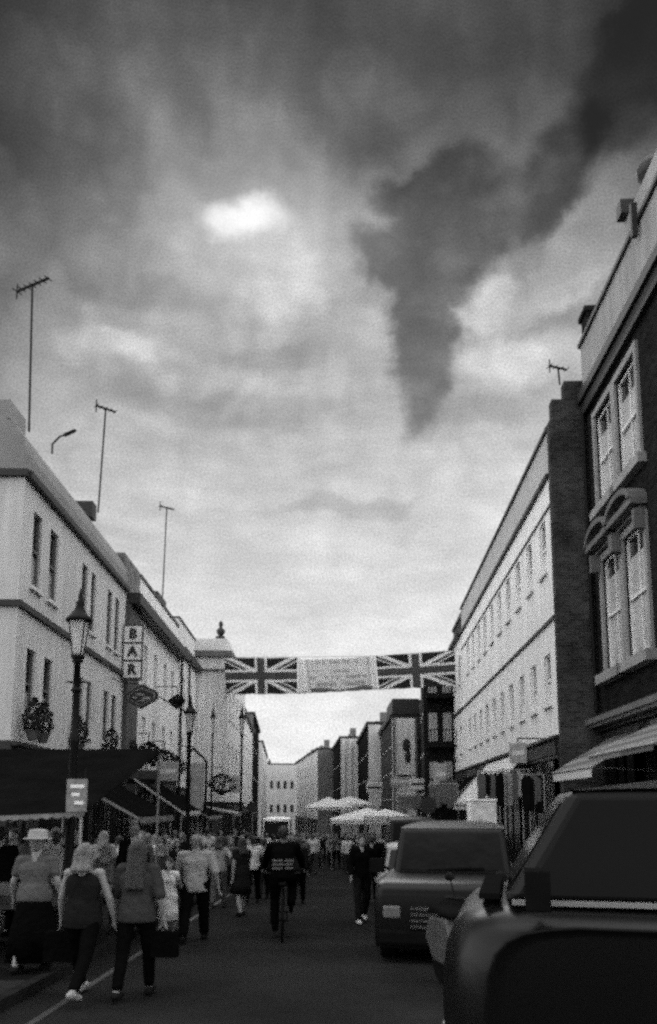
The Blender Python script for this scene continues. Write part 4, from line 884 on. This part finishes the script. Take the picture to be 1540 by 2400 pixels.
        for i_,(o_,ln) in enumerate(((-.030,.062),(-.010,.078),(.010,.072),(.029,.055))):
            f0=pa+fwd*o_; curl=-lat*sg*.0
            m1=f0+(d2*.95+lat*(-sg)*.25).normalized()*ln*.55; m2=m1+(d2*.75+lat*(-sg)*.65).normalized()*ln*.5
            body.cap(f0,.0105,m1,.0095,8).cap(m1,.0095,m2,.008,8)
        tb=wr+fwd*(.028)+d2*.035; body.cap(tb,.013,tb+(fwd*.6+d2).normalized()*.045,.011,8).cap(tb+(fwd*.6+d2).normalized()*.045,.0105,tb+(fwd*.3+d2).normalized()*.075,.009,8)
    parts.append(('body',baked(body,'body',sk,vb,2)))
    # top
    T=MB(); e=.016; 
    if top:
        hx=V((0,0,.03-toplong))
        for sg in (-1,1): T.cap(pel+V((sg*.05,0,.06)),ww,wa+V((sg*.045,0,.02)),.098+e)
        hw_=ww+.065+e; zt_=wa.z; zb_=pel.z-.07-toplong
        T.lathe([(.02,zb_),(hw_*.97,zb_),(hw_,zb_+.02),(hw_*.99,zb_+.10),(hw_*.86,zt_),(.1,zt_+.05)],(0,lean*.1,0),22,1,.74)
        T.cap(pel+V((-.045,0,.06)),.105+e,wa+V((-.04,0,0)),.094+e).cap(pel+V((.045,0,.06)),.105+e,wa+V((.04,0,0)),.094+e)
        T.cap(wa+V((-.04,0,0)),.093+e,ch+V((-.07,0,0)),.103+e).cap(wa+V((.04,0,0)),.093+e,ch+V((.07,0,0)),.103+e)
        if sleeve>0: T.cap(S1[0],.056+e,S1[1],.056+e).cap(ch,.1+e,V((0,lean*.9,1.41+dz)),.075)
        else: T.cap(ch+V((-.07,0,.04)),.095,ch+V((.07,0,.04)),.095); T.cap(ch+V((.09,.0,0)),.04,S1[0]+V((-.05,0,.03)),.035).cap(ch+V((-.09,0,0)),.04,S1[1]+V((.05,0,.03)),.035)
        for s0,el,wr,d1,d2 in arms:
            if sleeve>0:
                q=min(1,sleeve/.5); T.cap(s0,.055+e,s0+(el-s0)*q,.046+e,round_=True)
                if sleeve>.5: q=(sleeve-.5)/.5; T.cap(el,.045+e,el+(wr-el)*q,.032+e)
        parts.append(('shirt' if sex=='m' else 'top',baked(T,'shirt',CL[top],vc,3)))
    B=MB()
    if btype in('trousers','tucked','shorts','leggings'):
        ex=.018 if btype!='leggings' else .008; frac=.35 if btype=='shorts' else 1
        B.cap(pel+V((-.055,0,-.01)),ww+.010,pel+V((.055,0,-.01)),ww+.010)
        for hp,kn,an,b in Ls:
            hp,kn,an=D(hp),D(kn),D(an); B.cap(hp,.088+ex,kn,.060+ex)
            if frac==1: B.cap(kn,.060+ex,an+(kn-an)*.12,.046+ex*1.2)
        parts.append(('trousers' if frac==1 else 'shorts',baked(B,'trousers',CL[bottom],vc,3)))
    elif btype in('skirt','dress','longskirt'):
        zl={'skirt':.52,'dress':.50,'longskirt':.16}[btype]; wdn={'skirt':.24,'dress':.23,'longskirt':.27}[btype]
        n=36; prof=[(.135,1.10),(.165,.98),(.175,.90),(wdn*.9,(zl+.9)/2),(wdn,zl),(wdn-.012,zl),(wdn*.88,(zl+.9)/2),(.12,1.0)]
        vs=[];fs=[]
        for j,(r_,z) in enumerate(prof):
            for i in range(n):
                a=2*PI*i/n; rr_=r_*(1+(.07*math.sin(a*7+z)*max(0,(.95-z)))); vs.append((rr_*math.cos(a),rr_*.82*math.sin(a),z+dz))
        for j in range(len(prof)-1):
            for i in range(n): fs.append((j*n+i,j*n+(i+1)%n,(j+1)*n+(i+1)%n,(j+1)*n+i))
        B.add(vs,fs); parts.append(('skirt',B.mesh('skirt',CL[bottom],True)))
    for heel,toe,an in feet:
        Sx=MB(); Sx.cap(heel+V((0,0,.002)),.044,toe+V((0,.01,.0)),.038).cap(an+V((0,0,-.02)),.043,(heel+toe)/2,.042); parts.append(('shoe',baked(Sx,'shoe',CL[shoes],vc,2)))
    Hh=MB(); Hh.ell(tuple(hc+V((0,-.018,.035))),.086,.098,.092)
    if hairlen>0:
        for sg in (-1,0,1): Hh.cap(hc+V((sg*.045,-.05,.02)),.055,hc+V((sg*.055,-.075+abs(sg)*.01,-.10)),.05); 
        for sg in (-1,0,1): Hh.cap(hc+V((sg*.05,-.075,-.10)),.05,V((sg*.065,-.125,hc.z-.1-hairlen)),.036)
    else: Hh.cap(hc+V((0,-.05,.0)),.065,hc+V((0,-.045,-.05)),.05)
    if bun: Hh.ell(tuple(hc+V((0,-.05,.13))),.06,.06,.05)
    if hat!='bald': parts.append(('hair',baked(Hh,'hair',HR[hair],.012 if near else .03,1)))
    if hat and hat!='bald':
        m_=CL[hat]; parts.append(('hat',MB().lathe([(.155,.055),(.15,.066),(.105,.075),(.10,.15),(.085,.175),(.03,.185)],tuple(hc+V((0,-.005,.01))),20,1,1.1).mesh('hat',m_,True)))
    if near:
        for sg in (1,-1): parts.append(('eye',MB().ell(tuple(hd_((sg*.031,.083,.002))),.012,.006,.008,8,6).mesh('eye',sign_black,True)))
    for x in extras:
        nm,me=x(arms,ch,pel,dz); parts.append((nm,me))
    for nm,me in parts: link(nm,me,t)
    if key: PM[key]=parts
    t['hand0']=list(arms[0][2]+arms[0][4]*.12); t['hand1']=list(arms[1][2]+arms[1][4]*.12)
    return t
def at(u,v): p=GR(u,v); return p
def handworld(t,i):
    hnd=Vector(t['hand%d'%i]); hnd=Vector((hnd.x*t.scale.x,hnd.y*t.scale.y,hnd.z*t.scale.z)); return t.location+Matrix.Rotation(t.rotation_euler.z,3,'Z')@hnd
def cleanup(t):
    for k in('hand0','hand1'):
        if k in t: del t[k]
def held(name,label,cat,mb,m,t,i,bevel=.01):
    o=mb.build(name,m,None,bevel=bevel); o.location=handworld(t,i); o.rotation_euler=(0,0,t.rotation_euler.z); tag(o,label,cat); return o
def raise_(p,y): return Vector((p.x,p.y,p.z))
def onpave(p): return Vector((p.x,p.y,G(p.y)+.115))
def backprint(arms,ch,pel,dz):
    q=MB(); rr=random.Random(3)
    for r_ in range(3):
        x=-.155
        while x<.15:
            w_=rr.uniform(.012,.03); z=1.165-r_*.062+dz
            if not(-.02<x<.0): 
                yb=-.118-.0*abs(x)+.55*max(0,abs(x)-.09)**1.3
                q.box(x,x+w_,yb-.012,yb+.02,z+rr.uniform(0,.006),z+.040-rr.uniform(0,.006))
                if rr.random()<.4: q.box(x,x+w_,yb-.013,yb+.02,z+.012,z+.018)
            x+=w_+.009
    return ('lettering',q.mesh('lettering',mat('print_ink',.16,.8,.3,30)))
PP=[]
# the man in black with printing on his back
cyc=at(662,2200)
p=person('person riding a bicycle in all black with three pale printed lines across the back',cyc,0.04,1.76,'m','black',.95,'black','trousers','black',0,'black',.30,((38,16,12),(38,16,12)),extras=(backprint,),width=1.12,sk=skin_dk,lean=.12,ride=True); PP.append(p)
bk=thing('bicycle','dark bicycle ridden away by the person with the printed back','bicycle',cyc,0.04)
for y_,nm in ((-.36,'wheel'),(.72,'wheel')):
    wv=[]; wf=[]; n1,n2=32,6
    for i in range(n1):
        a=2*PI*i/n1
        for j in range(n2):
            b=2*PI*j/n2; rr2=.325+.022*math.cos(b); wv.append((.022*math.sin(b),y_+rr2*math.cos(a),.35+rr2*math.sin(a)))
    for i in range(n1):
        for j in range(n2): wf.append((i*n2+j,((i+1)%n1)*n2+j,((i+1)%n1)*n2+(j+1)%n2,i*n2+(j+1)%n2))
    q=MB().add(wv,wf); q.tube([(-.05,y_,.35),(.05,y_,.35)],.02)
    for i in range(12): a=2*PI*i/12; q.cap((0,y_,.35),.0025,(0,y_+.31*math.cos(a),.35+.31*math.sin(a)),.0025,4,round_=False)
    q.build('wheel',rubber,bk)
MB().tube([(0,.12,.28),(0,-.06,.80),(0,.52,.86),(0,.12,.28)],.018).tube([(-.03,-.36,.35),(-.03,.12,.28)],.010).tube([(.03,-.36,.35),(.03,.12,.28)],.010).tube([(-.03,-.36,.35),(0,-.06,.76)],.009).tube([(.03,-.36,.35),(0,-.06,.76)],.009).tube([(0,.50,1.0),(0,.55,.74),(0,.72,.35)],.017).build('frame',black_iron,bk)
MB().tube([(-.30,.42,1.04),(-.1,.50,1.02),(.1,.50,1.02),(.30,.42,1.04)],.014).build('handlebar',black_iron,bk)
MB().ell((0,-.09,.90),.08,.14,.04).tube([(0,-.06,.78),(0,-.07,.88)],.014).build('saddle',rubber,bk)
MB().tube([(-.08,.12,.28),(.08,.12,.28)],.02).tube([(.07,.12,.28),(.08,.13,.43)],.012).tube([(-.07,.12,.28),(-.08,.11,.12)],.012).box(.08,.18,.08,.18,.42,.44).box(-.18,-.08,.06,.16,.11,.13).build('crank',black_iron,bk)
p=person('person in dark jacket half hidden behind the man with the printed back, carrying a bag',GR(699,2122)+Vector((0,.2,0)),0,1.66,'f','dark',.9,'black','trousers','brown',.1,'dark',.3,((0,10,10),(0,10,12))); PP.append(p)
held('tote_bag','pale tote bag hanging from the person beside the printed-back man','bag',MB().box(-.14,.14,-.05,.05,-.40,-.05).tube([(-.08,0,-.06),(0,0,.02),(.08,0,-.06)],.01),CL['mid'],p,1); 
p=person('person with hair down to the middle of the back, grey top and black leggings',at(315,2338),-.05,1.69,'f','mid',.5,'black','leggings','brown',.30,'dark',.22,((-6,16,18),(8,14,12)),width=1.12,toplong=.05); PP.append(p)
held('black_handbag','black handbag held by the long-haired walker','bag',MB().box(-.15,.15,-.05,.05,-.32,-.05).tube([(-.08,0,-.06),(0,0,.02),(.08,0,-.06)],.01),CL['black'],p,0)
p=person('person in a dark sleeveless vest with bare shoulders, fair hair and pale trainers',at(186,2342),-.06,1.70,'f','dark',0,'black','leggings','fair',.06,'pale',.42,((2,20,14),(10,16,10)),width=1.12,turn=-.5,toplong=.06,phase=-1); PP.append(p)
held('black_shoulder_bag','large black bag swinging from the hand of the walker in the dark vest','bag',MB().box(-.17,.17,-.07,.07,-.36,-.04).tube([(-.1,0,-.05),(0,0,.02),(.1,0,-.05)],.012),CL['black'],p,1)
p=person('person in a pale sun hat, light top and long dark skirt on the pavement',onpave(GR(72,2300)),.0,1.62,'f','grey',.3,'black','longskirt','grey',0,'dark',.15,((-4,18,20),(0,16,25)),hat='pale',width=1.2); PP.append(p)
p=person('small fair-haired person glimpsed between the dark vest and the long hair, holding a bottle',at(243,2205),-.1,1.60,'f','grey',.6,'mid','trousers','fair',.12,'mid',.25); PP.append(p)
held('drink_bottle','pale drinks bottle held low by the small fair-haired person','bottle',MB().lathe([(.035,-.28),(.04,-.27),(.04,-.1),(.015,-.04),(.015,0)],(0,0,0),10),CL['pale'],p,0,0)
held('carrier_bag','small white carrier bag held by the small fair-haired person','bag',MB().box(-.10,.10,-.04,.04,-.26,-.03),CL['white'],p,1)
p=person('person with piled-up fair hair behind the long-haired woman',onpave(GR(306,2205)),0,1.80,'f','black',.8,'black','trousers','fair',0,'dark',.2,bun=True); PP.append(p)
p=person('child in a short white dress with both arms bent up, facing the camera',at(392,2212),PI-.2,1.36,'f','white',.1,'white','dress','brown',.10,'mid',.2,((18,24,115),(14,30,110))); PP.append(p)
p=person('person pushing close behind the child in white, fair hair under shade',at(372,2160),.1,1.55,'f','mid',.5,'mid','trousers','fair',.05,'mid',.2); PP.append(p)
p=person('broad person in a loose pale shirt and black trousers, walking beside the child in white',at(455,2206),.0,1.74,'m','pale',.5,'black','trousers','grey',0,'dark',.26,((-8,18,20),(10,16,14)),width=1.22,toplong=.07); PP.append(p)
p=person('person in a white shirt with one hand on the hip and pale trousers',at(512,2128),-.1,1.68,'f','pale',.45,'grey','trousers','brown',.05,'mid',.2,((-20,42,75),(0,12,10))); PP.append(p)
p=person('person in a dark dress with bare arms and shoulder-length black hair',at(564,2147),.5,1.66,'f','dark',.2,'dark','skirt','black',.12,'dark',.2,width=1.05); PP.append(p)
p=person('person in a white vest and dark trousers walking ahead of the printed-back man',at(592,2118),0,1.72,'m','white',.2,'black','trousers','black',0,'dark',.34,((14,14,10),(-10,14,12))); PP.append(p)
p=person('person in dark clothes striding between the white vest and the printed back',at(618,2108),.1,1.66,'m','dark',.9,'dark','trousers','brown',0,'dark',.42); PP.append(p)
p=person('person in dark jacket and white trainers walking alone beside the four by four',at(849,2163),PI+.15,1.74,'m','black',.9,'dark','trousers','black',0,'white',.26,((8,10,30),(-8,12,22))); PP.append(p)
p=person('person in dark coat close behind the lone walker by the parked cars',at(872,2118),.0,1.70,'m','black',.9,'black','trousers','brown',0,'dark',.2); PP.append(p)
p=person('person with pale shirt on the pavement between the two dark vehicles',Vector((5.2,15.0,G(15)+.115)),.4,1.72,'m','pale',.5,'mid','trousers','brown',0,'dark',.1); PP.append(p)
# walkers on the left pavement in the shade of the stalls, and further down the street
tops=['dark','black','mid','grey','pale','white']; rr=random.Random(21)
desc={'dark':'dark','black':'black','mid':'charcoal','grey':'grey','pale':'pale','white':'white'}
protos=[]
def crowd(u,v,label,i,face=None,pave_=False,h=None):
    pp=GR(u,v); 
    if pave_: pp=onpave(pp)
    top_=tops[(i*7+3)%6]; bt=['black','dark','mid','grey'][(i*5)%4]; key=(top_,bt,i%4)
    hr=['black','brown','fair','grey'][(i*3)%4]
    q=person(label.format(t=desc[top_],b=desc[bt]),pp,face if face is not None else (0 if i%3 else PI)+rr.uniform(-.3,.3),h or rr.uniform(1.58,1.82),'f' if i%2 else 'm',top_,.5 if i%2 else .85,bt,'skirt' if i%5==4 else 'trousers',hr,.15 if i%4==1 else 0,'dark',rr.uniform(.15,.38),near=False,key=key,width=rr.uniform(.96,1.12),phase=1 if i%2 else -1,group='people in the market crowd'); PP.append(q); return q
mid=[(20,2205,'person in {t} top standing behind the sun-hatted walker under the big canopy',1),(120,2190,'person in {t} top shaded under the big canopy, behind the dark vest',1),(340,2150,'person in {t} top between the bun-haired walker and the child',1),(412,2115,'person in {t} top directly behind the child in white',0),(432,2090,'person in {t} clothes between the child in white and the broad pale shirt',0),(478,2085,'person in {t} top between the broad pale shirt and the hand-on-hip walker',0),
(540,2088,'person in {t} top and {b} trousers behind the woman in the dark dress',0),(578,2075,'person in {t} top between the dark dress and the white vest',0),(640,2068,'person in {t} top just in front of the white van and printed-back man',0),(686,2072,'person in {t} top directly ahead of the bag carrier',0),(612,2062,'person in {t} top in front of the round sign by the white van',0),(500,2072,'person in {t} top under the pale-topped stall',0),(726,2048,'person in {t} top out in the open road beyond the bag carrier',0),(708,2052,'person in {t} top crossing behind the bag carrier',0),(815,2050,'person in {t} top out in the open road toward the gazebos',0),(838,2062,'person in {t} top beside the lone walker\'s shoulder',0),(878,2062,'person in {t} top by the grey hatchback door',0)]
for i,(u,v_,lab,pv) in enumerate(mid): crowd(u,v_,lab,i,pave_=bool(pv))
fars=0
for i in range(26):
    Y=rr.uniform(11.5,27); x=rr.uniform(-6.4,-3.7); q=crowd(770,2100,'person in the left pavement crowd under the stalls, {t} on top and {b} below',i+5); q.location=(x,Y,G(Y)+.115); q['label']=q['label'].replace('left pavement','shaded pavement')
for i in range(110):
    Y=rr.uniform(24,75); u=rr.uniform(395,985)
    if Y<40 and 700<u<880 and rr.random()<.75: continue
    gz=G(Y); x=(u-770)/1870*Y
    if x<LF(min(Y,56))[0]+2.0 or x>RW(Y)[0]-1.2: continue
    if Y>44 and x<-4.9: continue
    if 47<Y<58 and abs(x-PT(648,1900,52).x)<1.6: continue
    if 25.5<Y<32.5 and 1.6<x<4.2: continue
    q=crowd(770,2100,'distant pedestrian in the packed market crowd, {t} on top and {b} below',i+30); q.location=(x,Y,gz+(.115 if x<kx(Y) or x>kxr(Y) else 0)); fars+=1
for p in PP: cleanup(p)
